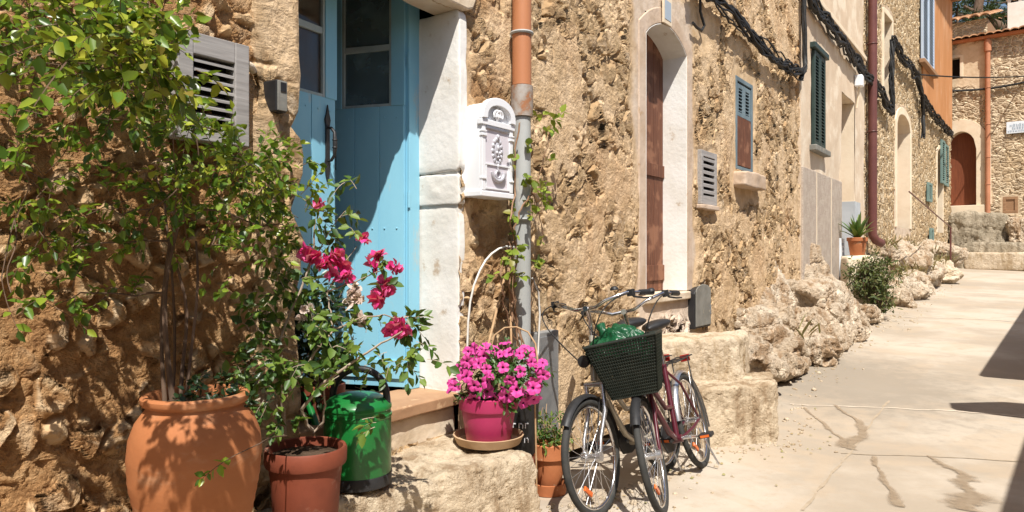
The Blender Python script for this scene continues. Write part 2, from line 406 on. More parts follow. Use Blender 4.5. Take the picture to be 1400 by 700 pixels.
M['white_hose'] = plain('white_conduit', (.68, .66, .62), (.60, .57, .52), 8, .6, .3, bump=.2)
M['grey_box'] = plain('dull_grey_steel', (.24, .24, .235), (.20, .20, .195), 6, .6, .35, bump=.2)
M['rubber'] = plain('tyre_rubber', (.030, .031, .030), (.045, .044, .041), 16, .75, .25, bump=.3, bdist=.002)
M['frame_maroon'] = plain('maroon_bike_paint', (.080, .010, .020), (.07, .009, .017), 6, .3, .5, bump=.05)
M['frame_grey'] = plain('champagne_bike_paint', (.42, .38, .31), (.38, .34, .27), 6, .32, .5, metal=.4, bump=.05)
M['chrome'] = plain('chrome', (.72, .72, .73), (.66, .66, .67), 10, .18, .5, metal=1, bump=.05)
M['spoke'] = plain('steel_spoke', (.62, .62, .62), (.55, .55, .55), 10, .3, .5, metal=.9, bump=0)
M['basket'] = plain('dark_green_basket_mesh', (.010, .014, .010), (.016, .020, .014), 14, .55, .35, bump=.2)
M['amber'] = plain('amber_reflector', (.62, .13, .02), (.55, .11, .015), 20, .25, .5, bump=.2)
M['red_lens'] = plain('red_reflector', (.30, .015, .012), (.26, .012, .010), 20, .25, .5, bump=.2)
M['sign_white'] = plain('white_sign', (.70, .76, .80), (.68, .73, .78), 4, .5, .4, bump=.05)
M['sign_ink'] = plain('grey_sign_lettering', (.36, .42, .48), (.33, .39, .45), 4, .6, .3, bump=0)
M['chimney'] = plain('white_chimney_render', (.76, .71, .64), (.70, .64, .56), 4, .9, .15, bump=.3)

def bag_material():
    m = NT('green_film'); P = m.coord(); f = m.fac(P, 14, detail=3, dist=1.2)
    m.bsdf(m.mix(f, (.004, .045, .016), (.008, .085, .032)), .34, .4, 0, m.bump(f, .8, .02)); return m.mat
M['bag'] = bag_material()
def leaf_material(name, c, trans=.3, rough=.42):
    m = NT(name); g = m.n('ShaderNodeNewGeometry').outputs['Random Per Island']
    n = len(c); col = m.ramp(g, [((i+.2)/n, q) for i, q in enumerate(c)])
    b = m.n('ShaderNodeBsdfPrincipled', {'Base Color': col, 'Roughness': rough, 'Specular IOR Level': .42})
    t = m.n('ShaderNodeBsdfTranslucent', {'Color': m.mix(.5, col, (.22, .30, .02))})
    mx = m.n('ShaderNodeMixShader', {0: trans, 1: b.outputs[0], 2: t.outputs[0]})
    m.t.links.new(mx.outputs[0], m.out.inputs[0]); return m.mat
M['leaf_shrub'] = leaf_material('shrub_leaf', [(.042, .090, .012), (.075, .150, .016), (.115, .205, .020), (.18, .27, .026), (.28, .34, .035), (.05, .11, .014)], .36, .32)
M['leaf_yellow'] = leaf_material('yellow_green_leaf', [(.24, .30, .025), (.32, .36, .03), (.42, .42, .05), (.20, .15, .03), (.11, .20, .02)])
M['leaf_boug'] = leaf_material('bougainvillea_leaf', [(.030, .070, .015), (.050, .11, .020), (.085, .155, .026), (.15, .22, .035)], .28)
M['leaf_dark'] = leaf_material('dark_glossy_leaf', [(.012, .030, .012), (.018, .042, .016), (.030, .06, .022)], .15, .35)
M['leaf_petunia'] = leaf_material('petunia_leaf', [(.03, .075, .016), (.05, .11, .02), (.07, .13, .03)], .2)
M['leaf_vine'] = leaf_material('vine_leaf', [(.18, .26, .035), (.30, .36, .045), (.12, .20, .03), (.24, .22, .04)])
M['leaf_bush'] = leaf_material('dusty_bush_leaf', [(.035, .055, .016), (.055, .08, .02), (.10, .12, .03), (.15, .15, .05)], .2, .6)
M['leaf_agave'] = leaf_material('agave_leaf', [(.10, .17, .03), (.05, .10, .025), (.17, .24, .05)], .15)
M['leaf_pine'] = leaf_material('pine_needles', [(.012, .026, .010), (.022, .042, .014), (.032, .055, .018)], .1, .6)
M['dry_grass'] = leaf_material('dry_grass_blade', [(.42, .31, .16), (.34, .25, .13), (.30, .27, .12)], .2, .7)
M['bract'] = leaf_material('crimson_bract', [(.80, .035, .25), (.86, .06, .33), (.82, .03, .21), (.88, .16, .42)], .4, .6)
M['pale_bract'] = leaf_material('pale_bract', [(.66, .52, .46), (.74, .64, .58), (.62, .45, .38)], .3, .6)
M['petunia'] = leaf_material('petunia_petal', [(.74, .06, .36), (.82, .12, .47), (.66, .045, .30), (.84, .18, .54)], .25, .6)
M['petunia_eye'] = plain('petunia_throat', (.22, .008, .10), (.18, .006, .08), 20, .7, .2, bump=0)

def rock_material(name, c1, c2, c3, d=.05, sc=4.0, crack=.25):
    """weathered limestone: tone patches, rusty stains, a few cracks and pitting"""
    m = NT(name); P = m.coord(); W_ = m.n('ShaderNodeVectorMath', {0: m.vmul(m.noise(P, 2.5, detail=6).outputs['Color'], .5), 1: P}, operation='ADD').outputs[0]
    f = m.fac(P, 1.7, detail=8, rough=.7); g = m.fac(P, 6, detail=10, rough=.68); st = m.fac(m.vmul(P, (1, 1, .22)), 5, detail=8, rough=.7)
    r = m.vor(W_, sc*.5, 'DISTANCE_TO_EDGE').outputs['Distance']; k = m.fac(P, 30, detail=8, rough=.7); pit = m.ss(m.fac(P, 15, detail=6, rough=.6), .30, .46)
    col = m.mix(m.ss(f, .38, .62), c1, c2); col = m.mix(m.ss(st, .45, .62, 0, .95), col, c3); col = m.mix(m.ss(g, .52, .66, 0, .6), col, tuple(min(.8, q*1.2) for q in c1))
    col = m.mix(m.ss(k, .58, .70, 0, .55), col, tuple(q*.7 for q in c3))
    h = m.math('ADD', m.math('MULTIPLY', g, 1.0), m.math('MULTIPLY', m.ss(r, 0, .10), crack))
    h = m.math('ADD', h, m.math('MULTIPLY', pit, .16)); h = m.math('ADD', h, m.math('MULTIPLY', k, .22)); m.disp(h, d, .8); m.bsdf(col, .92, .12); return m.mat
M['rock'] = rock_material('pale_limestone_rock', (.60, .51, .395), (.49, .39, .28), (.33, .22, .13), .11, 5, .34)
M['step_stone'] = rock_material('worn_step_stone', (.53, .44, .32), (.44, .345, .235), (.27, .19, .115), .055, 4, .10)
M['step_pale'] = rock_material('pale_step_stone', (.56, .47, .35), (.48, .38, .27), (.34, .25, .15), .05, 4, .1)
M['far_stone'] = rock_material('mossy_terrace_stone', (.33, .28, .205), (.42, .355, .265), (.19, .155, .105), .09, 2.6)

def road_material():
    m = NT('worn_concrete_street'); P = m.coord()
    a = m.fac(P, .55, detail=6, rough=.6); b = m.fac(P, 6, detail=8, rough=.65); c = m.fac(P, 60, detail=4)
    col = m.mix(m.ss(a, .40, .60), (.45, .39, .315), (.34, .285, .22))
    col = m.mix(m.ss(m.fac(P, .9, detail=3, dist=1.5), .5, .6, 0, .5), col, (.41, .325, .235))
    col = m.mix(m.ss(b, .5, .75, 0, .6), col, (.36, .285, .205))
    col = m.mix(m.ss(c, .62, .74, 0, .5), col, (.33, .26, .19))
    col = m.mix(m.ss(m.fac(m.vmul(P, (1, 2.2, 1)), .8, detail=6, rough=.7), .54, .66, 0, .55), col, (.33, .28, .22))
    # darker grey-brown wedge on the street, its edge broken by noise
    d = m.n('ShaderNodeVectorMath', {0: P, 1: (3.75, 7.9, 0)}, operation='SUBTRACT').outputs[0]
    d = m.n('ShaderNodeVectorMath', {0: m.vmul(d, (.55, .42, 0))}, operation='LENGTH').outputs['Value']
    d = m.math('ADD', d, m.math('MULTIPLY', m.math('SUBTRACT', b, .5), 1.3))
    col = m.mix(m.ss(d, .2, 1.0, .85, 0), col, (.25, .215, .17))
    h = m.math('ADD', m.math('MULTIPLY', b, .5), m.math('MULTIPLY', c, .3))
    m.bsdf(col, .88, .2, 0, m.bump(h, .5, .012)); return m.mat
M['road'] = road_material()
M['joint'] = plain('road_joint_dirt', (.33, .265, .19), (.38, .31, .23), 12, .95, .1, bump=.6)
M['joint_pale'] = plain('road_joint_mortar', (.56, .48, .38), (.50, .42, .33), 12, .95, .1, bump=.6)
def damp_material():
    m = NT('damp_concrete'); P = m.coord(); n = m.fac(P, 13, detail=8, rough=.7)
    e = m.math('ADD', m.attr('edge'), m.math('MULTIPLY', m.math('SUBTRACT', n, .5), 1.7))
    b = m.n('ShaderNodeBsdfPrincipled', {'Base Color': m.mix(m.ss(n, .4, .6), (.27, .20, .13), (.33, .255, .175)), 'Roughness': .6, 'Specular IOR Level': .35}); t = m.n('ShaderNodeBsdfTransparent')
    mx = m.n('ShaderNodeMixShader', {0: m.ss(e, -.05, .75, 0, .72), 1: t.outputs[0], 2: b.outputs[0]}); m.t.links.new(mx.outputs[0], m.out.inputs[0]); return m.mat
M['wet'] = damp_material()
M['earth'] = plain('dry_hill_earth', (.34, .26, .16), (.22, .19, .10), .05, .95, .1, bump=.5, bscale=2)
# ================================================================ shape helpers
def glass_material(name='window_glass', reflect_tint=(.22, .34, .38)):
    m = NT(name)
    g = m.n('ShaderNodeBsdfGlossy', {'Color': (.9, .95, 1), 'Roughness': .04}); t = m.n('ShaderNodeBsdfTransparent', {'Color': (.55, .58, .56)})
    f = m.n('ShaderNodeFresnel', {'IOR': 1.45}).outputs[0]
    du = m.n('ShaderNodeBsdfDiffuse', {'Color': reflect_tint}); P = m.coord()  # diffuse colour painted in for the teal and brown reflection on the panes
    t2 = m.n('ShaderNodeMixShader', {0: m.ss(m.fac(P, 5, detail=6), .35, .75, .28, .62), 1: t.outputs[0], 2: du.outputs[0]})
    mx = m.n('ShaderNodeMixShader', {0: m.math('MULTIPLY', f, .6), 1: t2.outputs[0], 2: g.outputs[0]})
    m.t.links.new(mx.outputs[0], m.out.inputs[0]); return m.mat
M['glass'] = glass_material(); M['glass_brown'] = glass_material('brown_reflection_glass', (.13, .095, .065))
M['curtain'] = plain('brown_curtain', (.16, .095, .055), (.12, .07, .04), 8, .9, .1, bump=.2)
def cube_grid(n):
    bm = bmesh.new(); bmesh.ops.create_cube(bm, size=2)
    bmesh.ops.subdivide_edges(bm, edges=bm.edges[:], cuts=n, use_grid_fill=True)
    V = np.array([v.co for v in bm.verts]); F = np.array([[v.index for v in f.verts] for f in bm.faces]); bm.free(); return V, F
def rough_block(name, P8, mat, parent=None, n=26, amp=.03, rnd=9, seed=1, fscale=2.2):
    """hewn stone: corners P8 = bottom four then top four (same order), rounded arrises, uneven faces"""
    V, F = cube_grid(n)
    nrm = (np.abs(V)**rnd).sum(1)**(1/rnd); Q = V/nrm[:, None]
    a, b, c = [(Q[:, k]+1)/2 for k in range(3)]
    P8 = np.asarray(P8, float)
    W = 0
    for k, (i, j) in enumerate(((0,0), (1,0), (1,1), (0,1))):
        wa = (a if i else 1-a)*(b if j else 1-b)
        W = W+(wa*(1-c))[:, None]*P8[k]+(wa*c)[:, None]*P8[4+k]
    ctr = P8.mean(0); D = W-ctr; D = D/np.linalg.norm(D, axis=1)[:, None]
    W = W+D*(fbm(W, fscale, 5, seed, .55)*amp)[:, None]
    return arr_obj(name, W, F, mat, parent)
def slab_pts(x0, x1, y0, y1, z0, z1): return [(x0,y0,z0),(x1,y0,z0),(x1,y1,z0),(x0,y1,z0),(x0,y0,z1),(x1,y0,z1),(x1,y1,z1),(x0,y1,z1)]
_ico = {}
def ico(n):
    if n not in _ico:
        bm = bmesh.new(); bmesh.ops.create_icosphere(bm, subdivisions=n, radius=1)
        _ico[n] = (np.array([v.co for v in bm.verts]), np.array([[v.index for v in f.verts] for f in bm.faces])); bm.free()
    return _ico[n]
def rock_arrays(c, r, seed, n=5, planes=16, rough=.10, rot=0):
    g = np.random.default_rng(seed); V, F = ico(n)
    N = g.normal(size=(planes, 3)); N /= np.linalg.norm(N, axis=1)[:, None]; D = g.uniform(.55, .95, planes)
    dt = V @ N.T; rad = np.where(dt > .05, D/np.maximum(dt, .05), 9).min(1); rad = np.minimum(rad, 1.1)
    W = V*rad[:, None]; W = W+V*(fbm(W+seed, 2.4, 5, seed)*rough)[:, None]
    W = W*np.asarray(r); c_, s_ = cos(rot), sin(rot)
    W = np.stack([W[:,0]*c_-W[:,1]*s_, W[:,0]*s_+W[:,1]*c_, W[:,2]], 1)
    return W+np.asarray(c), F
def rocks(name, specs, mat, parent=None):
    V, F = join_arrays([rock_arrays(*s) for s in specs]); return arr_obj(name, V, F, mat, parent)
def arch_outline(x0, x1, z0, zs, rise, n=14):
    """from bottom left up over a segmental arch to bottom right, (x, z)"""
    pts = [(x0, z0)]
    for i in range(n+1):
        q = i/n; pts.append((x0+(x1-x0)*q, zs+rise*sin(pi*q)**.8 if rise < .3 else zs+rise*sqrt(max(0, 1-(2*q-1)**2))))
    return pts+[(x1, z0)]
def grow(pts, d, cx, zc):
    out = []
    for i, (x, z) in enumerate(pts):
        if i in (0, len(pts)-1): out.append((x+(d if x > cx else -d), z))
        else:
            v = Vector((x-cx, z-zc)); v = v.normalized()*d if v.length else v
            if i in (1, len(pts)-2): v = Vector((d if x > cx else -d, d*.5))
            out.append((x+v.x, z+v.y))
    return out
def louvre(mb, x0, x1, y, z0, z1, n, depth=.03, th=.012, tilt=.6):
    """slats between two stiles"""
    for i in range(n):
        z = z0+(z1-z0)*(i+.5)/n; h = (z1-z0)/n*.5*tilt
        mb.add([(x0,y-depth,z-h),(x1,y-depth,z-h),(x1,y-depth,z-h+th),(x0,y-depth,z-h+th),(x0,y,z+h),(x1,y,z+h),(x1,y,z+h+th),(x0,y,z+h+th)],
               [(0,1,2,3),(4,7,6,5),(0,4,5,1),(3,2,6,7),(0,3,7,4),(1,5,6,2)])
def frame_bars(mb, x0, x1, z0, z1, b, y0, y1, bt=None, bb=None):
    bt = bt or b; bb = bb or b
    mb.box(x0, x0+b, y0, y1, z0, z1); mb.box(x1-b, x1, y0, y1, z0, z1)
    mb.box(x0+b, x1-b, y0+.002, y1, z1-bt, z1); mb.box(x0+b, x1-b, y0+.002, y1, z0, z0+bb)
def tile_roof(x0, x1, y0, y1, z0, z1, pitch=.22, amp=.05, rows=None, seg=8):
    """barrel tiles running down the slope from (y1, z1) to the eave (y0, z0)"""
    nx = max(2, int((x1-x0)/pitch)); L = sqrt((y1-y0)**2+(z1-z0)**2); rows = rows or max(1, int(L/.42))
    mb = MB(); xs = np.linspace(x0, x1, nx*seg+1)
    for r in range(rows):
        a, b = r/rows, (r+1.12)/rows
        vs = []
        for q, lift in ((a, .03), (min(b, 1.02), 0)):
            y = y0+(y1-y0)*q; z = z0+(z1-z0)*q
            for i, x in enumerate(xs):
                jit = (((i//seg)*7+r*3) % 5-2)*.006
                vs.append((x, y+jit, z+lift+amp*abs(sin(pi*(i/seg)))**.7))
        n = len(xs); fs = [(i, i+1, n+i+1, n+i) for i in range(n-1)]
        vs += [(x, y0+(y1-y0)*a, z0+(z1-z0)*a-.012+amp*abs(sin(pi*(i/seg)))**.7) for i, x in enumerate(xs)]
        fs += [(2*n+i, 2*n+i+1, i+1, i) for i in range(n-1)]
        mb.add(vs, fs)
    return mb
def shell(root, x0, x1, depth, z0, z1, mat, eave=.25, rise=1.0, front=None, y0=.02):
    """side walls, back wall and tiled roof of a house whose front is built separately"""
    mb = MB(); t = .3
    mb.box(x0, x0+t, y0, depth, z0, z1); mb.box(x1-t, x1, y0, depth, z0, z1)
    mb.box(x0+t, x1-t, depth-t, depth, z0, z1); mb.box(x0+t, x1-t, y0+.3, depth-t, z1-.2, z1-.05)
    if front: mb.box(x0+t, x1-t, y0, y0+t, front, z1-.2)
    mb.build('side_wall', mat, root)
    tile_roof(x0-.05, x1+.05, -eave, depth+.2, z1, z1+rise).build('roof', M['tile'], root, smooth=50, fix=False)

# ================================================================ ground
gy = np.concatenate([np.arange(-10, 0, .5), np.arange(0, 12, .12), np.arange(12, 29, .4)]); gx = np.concatenate([np.arange(-9, -2, .5), np.arange(-2, 10, .12), np.arange(10, 26, .4)])
GX, GY = np.meshgrid(gx, gy); GZ = road_h(GY)
pp = np.stack([GX.ravel(), GY.ravel(), np.zeros(GX.size)], 1)
GZ = GZ.ravel()+fbm(pp, .7, 3, 3)*.012+fbm(pp, 5, 3, 5)*.002
nx = len(gx); ii, jj = np.meshgrid(np.arange(nx-1), np.arange(len(gy)-1)); a = (jj*nx+ii).ravel()
road = arr_obj('road', np.stack([GX.ravel(), GY.ravel(), GZ], 1), np.stack([a, a+1, a+nx+1, a+nx], 1), M['road']); tag(road, kind='structure')
def road_at(x, y):
    p = np.array([[x, y, 0.0]]); return float(road_h(y)+fbm(p, .7, 3, 3)[0]*.012+fbm(p, 5, 3, 5)[0]*.002)
def ground_px(px, py):
    """the point of the street seen at a pixel"""
    t = EYE/((py-350)/1000)
    for _ in range(60): t = .5*t+.5*(EYE-float(road_h(t)))/((py-350)/1000)
    return ((px-700)/1000*t, t)
hx = np.linspace(-1500, 1500, 61); hx = np.sign(hx)*np.abs(hx/1500)**2.2*1500
hy = np.concatenate([-np.linspace(0, 1, 14)[::-1]**2.2*1500-12, np.linspace(-8, 60, 30), 60+np.linspace(.02, 1, 24)**2*1500])
HX, HY = np.meshgrid(hx, hy); P = np.stack([HX.ravel(), HY.ravel(), np.zeros(HX.size)], 1)
HZ = np.where(P[:, 1] > 28.5, np.minimum((P[:, 1]-28.5)*.3, 30+fbm(P, .004, 3, 9)*14), 0)
HZ = HZ-.08-np.where(P[:, 1] > 28.5, 0, .0)
nx = len(hx); ii, jj = np.meshgrid(np.arange(nx-1), np.arange(len(hy)-1)); a = (jj*nx+ii).ravel()
tag(arr_obj('ground', np.stack([P[:,0], P[:,1], HZ], 1), np.stack([a, a+1, a+nx+1, a+nx], 1), M['earth']), kind='structure')

def ribbon(name, pts, widths, mat, lift=.004, seed=0, jag=.25):
    """thin sheet laid on the street along a run of pixels"""
    g = np.random.default_rng(seed); P = [ground_px(*p) for p in pts]
    Q = []; Wd = []
    for i in range(len(P)-1):
        L = math.dist(P[i], P[i+1]); k = max(2, int(L/.05))
        for q in np.linspace(0, 1, k, endpoint=False):
            Q.append((P[i][0]+(P[i+1][0]-P[i][0])*q, P[i][1]+(P[i+1][1]-P[i][1])*q)); Wd.append(widths[i]+(widths[i+1]-widths[i])*q)
    Q.append(P[-1]); Wd.append(widths[-1]); V = []; F = []; ed = []
    for i, (x, y) in enumerate(Q):
        a = Q[max(0, i-1)]; b = Q[min(len(Q)-1, i+1)]; d = Vector((b[0]-a[0], b[1]-a[1])).normalized(); nn = (-d.y, d.x)
        for sg in (-1, 0, 1):
            ed.append(1-abs(sg)); w_ = Wd[i]*(1+jag*g.normal())*.5+(abs(Wd[i])*.3*sin(i*.7+sg) if jag > .1 else 0)
            X, Y = x+nn[0]*w_*sg, y+nn[1]*w_*sg; V.append((X, Y, road_at(X, Y)+lift))
    F = [(3*i+j, 3*i+j+1, 3*i+j+4, 3*i+j+3) for i in range(len(Q)-1) for j in (0, 1)]
    return tag(arr_obj(name, V, F, mat, attrs={'edge': ed}), kind='structure')
ribbon('road_joint', [(1098, 700), (1150, 632), (1183, 588), (1215, 548)], [.018]*4, M['joint'], seed=1)
ribbon('road_joint', [(1150, 618), (1260, 622), (1400, 631)], [.014, .014, .02], M['joint'], seed=2)
ribbon('road_joint', [(1080, 552), (1180, 556), (1300, 562), (1400, 570)], [.018, .024, .03, .036], M['joint_pale'], seed=3)
ribbon('road_joint', [(1200, 434), (1300, 435), (1400, 440)], [.05, .045, .05], M['joint_pale'], seed=4)
ribbon('water_stain', [(1098, 556), (1128, 580), (1150, 598), (1158, 610)], [.03, .05, .07, .13], M['wet'], .007, 5)
ribbon('water_stain', [(1140, 553), (1172, 575), (1182, 585), (1160, 612)], [.03, .06, .10, .13], M['wet'], .008, 6)
ribbon('water_stain', [(1193, 622), (1203, 645), (1215, 668), (1222, 684), (1238, 696)], [.05, .05, .07, .08, .11], M['wet'], .008, 7)
ribbon('water_stain', [(1266, 622), (1290, 634), (1312, 645), (1320, 662), (1328, 684), (1322, 700)], [.03, .06, .11, .14, .22, .28], M['wet'], .008, 8)

# ================================================================ the stone house with the two doors
H1 = thing('stone_house', 'near rubble stone house with a blue double door and an arched brown door', 'house', A)
dxl, dxr = A.x(393), A.x(622)
DZ0, DZ1 = .50, 2.92
ax0, ax1 = A.x(880), A.x(935); az0 = A.z(890, 402); azs, arise = 3.43, .17
wx0, wx1 = A.x(1003), A.x(1026); wz0, wz1 = A.z(1014, 234), A.z(1003, 103)
vx0, vx1 = A.x(951), A.x(972.5); vz0, vz1 = A.z(952, 279), A.z(952, 205)
XA = A.x(1090)
holes = [(dxl, dxr, DZ0, DZ1), (ax0-.02, ax1+.02, az0, azs+arise+.02), (wx0, wx1, wz0, wz1), (vx0+.02, vx1-.02, vz0+.02, vz1-.02)]
p1 = wall_patch(-.6, 4.2, .1, 3.304, .009, holes)
p2 = wall_patch(4.2, XA, .1, 5.5, .018, holes)
p3 = wall_patch(-.6, 4.2, 3.304, 6.6, .1); p4 = wall_patch(4.2, XA, 5.5, 6.6, .1); p5 = wall_patch(-7, -.6, .1, 6.6, .12)
V, F = join_arrays([p1, p2, p3, p4, p5])
def rectd(V, x0, x1, z0, z1):
    return np.hypot(np.maximum(np.maximum(x0-V[:,0], V[:,0]-x1), 0), np.maximum(np.maximum(z0-V[:,2], V[:,2]-z1), 0))
wob = fbm(V, 2.5, 4, 21)
def halo(d, r, s=.07): return np.clip((r+wob*.1-d)/s, 0, 1)
pl = halo(rectd(V, ax0, ax1, az0, azs+.3), .26)
pl = np.maximum(pl, halo(rectd(V, ax0-.1, ax1+.5, azs+.25, 4.6), .12, .15))
pl = np.maximum(pl, halo(rectd(V, wx0, wx1, wz0-.25, wz1), .13))
pl = np.maximum(pl, halo(rectd(V, vx0, vx1, vz0, vz1), .08))
tint = halo(rectd(V, ax0, ax1, az0-.3, azs+.3), .20)*.8
pl = np.maximum(pl, halo(rectd(V, dxr, A.x(636), .5, 3.2), .03, .04)*.75)
earth = np.clip((A.x(388)+wob*.15-V[:,0])/.25, 0, 1)
band = np.clip((A.x(706)+wob*.12-V[:,0])/.2, 0, 1)*np.clip((V[:,0]-A.x(636))/.06, 0, 1)*np.clip(.35+wob*1.2, 0, 1)
earth = np.maximum(earth, band*.85)
arr_obj('wall', V, F, M['wall_a'], H1, attrs={'plain': pl, 'earth': earth, 'tint': tint})
shell(H1, -7, XA, 6, .0, 6.6, M['pale_plaster'])
rm = MB().box(dxl-.4, dxr+.6, .36, 3.2, .45, .69).box(dxl-.6, dxr+.8, 3.0, 3.2, .69, 3.5).box(dxl-.6, dxl-.42, .4, 3.0, .69, 3.5).box(dxr+.62, dxr+.8, .4, 3.0, .69, 3.5).box(dxl-.6, dxr+.8, .4, 3.2, 3.5, 3.7)
rm.build('hallway', M['dark'], H1)
# white washed right jamb: three stones, left jamb, lintel and scrolled corbel
zj = [.70, A.z(598, 279), A.z(598, 233), 2.925]
for k in range(3):
    rough_block('jamb_stone', slab_pts(dxr-.012+(.01, .0, -.006)[k], dxr+.055, -.040+(.012, 0, -.006)[k], .33, zj[k]+.005, zj[k+1]-.006), M['white_stone'], H1, n=22, amp=.012, rnd=16, seed=30+k, fscale=5)
MB().box(dxr, dxr+.05, -.022, .31, .705, 2.92).build('jamb_mortar', M['white_stone'], H1)
rough_block('jamb_stone', slab_pts(dxl-.16, dxl+.004, -.03, .30, .55, 2.95), M['wall_a'], H1, n=30, amp=.03, rnd=14, seed=35, fscale=3.5)
MB().box(dxl-.1, dxr+.05, .16, .34, 3.27, 3.5).build('lintel', M['cream_stone'], H1)
cx0, cx1 = A.x(556), A.x(634)
poly = [(cx0, 3.35), (cx0-.01, 3.06), (cx0+.03, 2.98), (cx0+.10, 2.935), (cx0+.2, 2.925), (cx1-.05, 2.92), (cx1, 2.94), (cx1+.03, 3.0), (cx1+.06, 3.35)]
MB().prism(poly, -.075, .16).build('corbel', M['cream_stone'], H1, bevel=.012)
MB().box(dxl-.1, cx0-.012, -.02, .16, 2.935, 3.3).build('lintel', M['cream_stone'], H1, bevel=.01)
# threshold and riser
thx0 = dxl-.05
rough_block('door_sill', slab_pts(thx0, dxr+.02, -.05, .34, .645, .712), M['threshold'], H1, n=24, amp=.006, rnd=14, seed=40, fscale=4)
rough_block('riser', slab_pts(thx0, dxr+.01, -.012, .30, .40, .648), M['cream_stone'], H1, n=24, amp=.012, rnd=14, seed=41, fscale=5)
# door frame
fr_x = A.x(556.5, -.28)
fb = MB().box(fr_x, dxr-.012, .262, .325, .712, 3.27).box(dxl-.06, dxl+.03, .262, .325, .712, 3.27)
fb.build('door_frame', M['blue'], H1, bevel=.004)
def door_leaf(hx, hy, width, ang, flip, zg, handle):
    """hinged leaf: planked lower half, glazed upper half; local x from the hinge"""
    Mx = Matrix.Translation((hx, hy, 0)) @ Matrix.Rotation(ang, 4, 'Z')
    if flip: Mx = Mx @ Matrix.Scale(-1, 4, (1, 0, 0))
    t0, t1 = -.022, .022; z0, z1 = .728, 3.26; s = .085
    mb = MB()
    pw = (width-.012)/3
    for k in range(3): mb.box(.004+k*pw+.003, .004+(k+1)*pw-.003, t0+.004, t1-.004, z0, zg-.012)
    mb.box(0, s, t0-.002, t1, zg-.012, z1); mb.box(width-s, width, t0-.002, t1, zg-.012, z1); mb.box(s, width-s, t0, t1, z1-.09, z1)
    mb.box(0, width, t0-.010, t0+.004, z0+.05, z0+.16)
    mb.box(.002, width-.002, t0+.010, t1-.010, z0, zg-.012)
    for zz in (z0+.09, zg-.08, (z0+zg)/2+.1):
        for k in range(6): 
            c = Vector((.05+k*(width-.1)/5, t0+.002 if zz > z0+.1 else t0-.010, zz))
            mb.lathe([(.006, 0), (.005, .003), (.0001, .004)], 8); n = 8*3
            for i in range(len(mb.v)-n, len(mb.v)): x, y, z = mb.v[i]; mb.v[i] = (c.x+x, c.y-z, c.z+y)
    lf = MB(); lf.merge(mb, Mx); o = lf.build('door_leaf', M['blue'], H1, bevel=.0025)
    e = MB(); zm = zg+.32
    frame_bars(e, s, width-s, zg-.012, z1-.09, .016, t0+.004, t1-.002)
    e.box(s+.016, width-s-.016, t0+.007, t1-.004, zm, zm+.035)
    q = MB(); q.merge(e, Mx); q.build('glazing_bar', M['blue_edge'], o, bevel=.002)
    g = MB(); g.box(s+.01, width-s-.01, -.002, .002, zg, z1-.1)
    q = MB(); q.merge(g, Mx); q.build('glass_pane', M['glass_brown' if handle else 'glass'], o)
    h = MB()
    if handle:
        hxp = width-.075; hz = 2.09
        h.prism([(hxp-.012, hz-.16), (hxp-.02, hz-.10), (hxp-.013, hz-.07), (hxp-.013, hz+.10), (hxp-.02, hz+.13), (hxp-.008, hz+.17), (hxp, hz+.21), (hxp+.008, hz+.17), (hxp+.02, hz+.13), (hxp+.013, hz+.10), (hxp+.013, hz-.07), (hxp+.02, hz-.10), (hxp+.012, hz-.16), (hxp, hz-.20)], t0-.008, t0+.001)
        h.tube([(hxp, t0-.006, hz-.09), (hxp, t0-.03, hz-.085), (hxp, t0-.052, hz-.06), (hxp, t0-.056, hz), (hxp, t0-.052, hz+.06), (hxp, t0-.03, hz+.085), (hxp, t0-.006, hz+.09)], [.006, .008, .009, .013, .009, .008, .006], 10)
        for k in (-.02, .02): h.ring((hxp, t0-.055, hz+k), (0, 0, 1), .011, .004, 14, 6)
    else:
        hxp = width-.035; hz = 2.12
        h.prism([(hxp-.014, hz-.10), (hxp-.014, hz+.08), (hxp, hz+.12), (hxp+.014, hz+.08), (hxp+.014, hz-.10)], t0-.012, t0+.001)
        h.tube([(hxp, t0-.01, hz), (hxp, t0-.045, hz), (hxp, t0-.055, hz-.05)], [.007, .009, .011], 10)
    q = MB(); q.merge(h, Mx); q.build('handle', M['iron'], o, smooth=40)
    return o
lh = A.local(0, 0)
door_leaf(dxl+.035, .29, .545, R(6.5), False, 2.35, True)
# the right leaf swings in: its hinge is at the right post
door_leaf(fr_x-.004, .285, .50, R(-72), True, 2.40, False)
for zz in (1.05, 1.83, 2.65): MB().tube([(fr_x-.003, .262, zz-.045), (fr_x-.003, .262, zz+.045)], .008, 8).build('hinge', M['blue'], H1, smooth=40)
cu = MB(); cw = [(dxl+.03+.5*q, .36+.012*sin(q*40)) for q in np.linspace(0, 1, 60)]
cu.add([(x, y, z) for z in (2.2, 3.3) for x, y in cw], [(i, i+1, 61+i, 60+i) for i in range(59)]); cu.build('curtain', M['curtain'], H1, smooth=60, fix=False)
# louvred ventilation shutter left of the door
sx0, sx1 = A.x(236, .05), A.x(334, .05); sz1 = A.z(285, 52, .05); sz0 = A.z(318, 200, .05)
f = MB(); frame_bars(f, sx0, sx1, sz0, sz1, .065, -.085, -.015, .085, .05)
vs_ = f.build('louvre_shutter', M['grey_wood'], H1, bevel=.004)
sl_ = MB(); louvre(sl_, sx0+.062, sx1-.062, -.03, sz0+.05, sz1-.085, 8, .045, .010, .55)
sl_.build('slat_panel', M['grey_wood'], vs_)
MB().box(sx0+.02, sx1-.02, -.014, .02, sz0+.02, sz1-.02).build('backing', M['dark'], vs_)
MB().tube([(sx1+.005, -.06, sz1-.07), (sx1+.03, -.055, sz1-.075), (sx1+.055, -.03, sz1-.08)], .017, 10).build('wall_hook', M['cream_stone'], vs_, smooth=40)
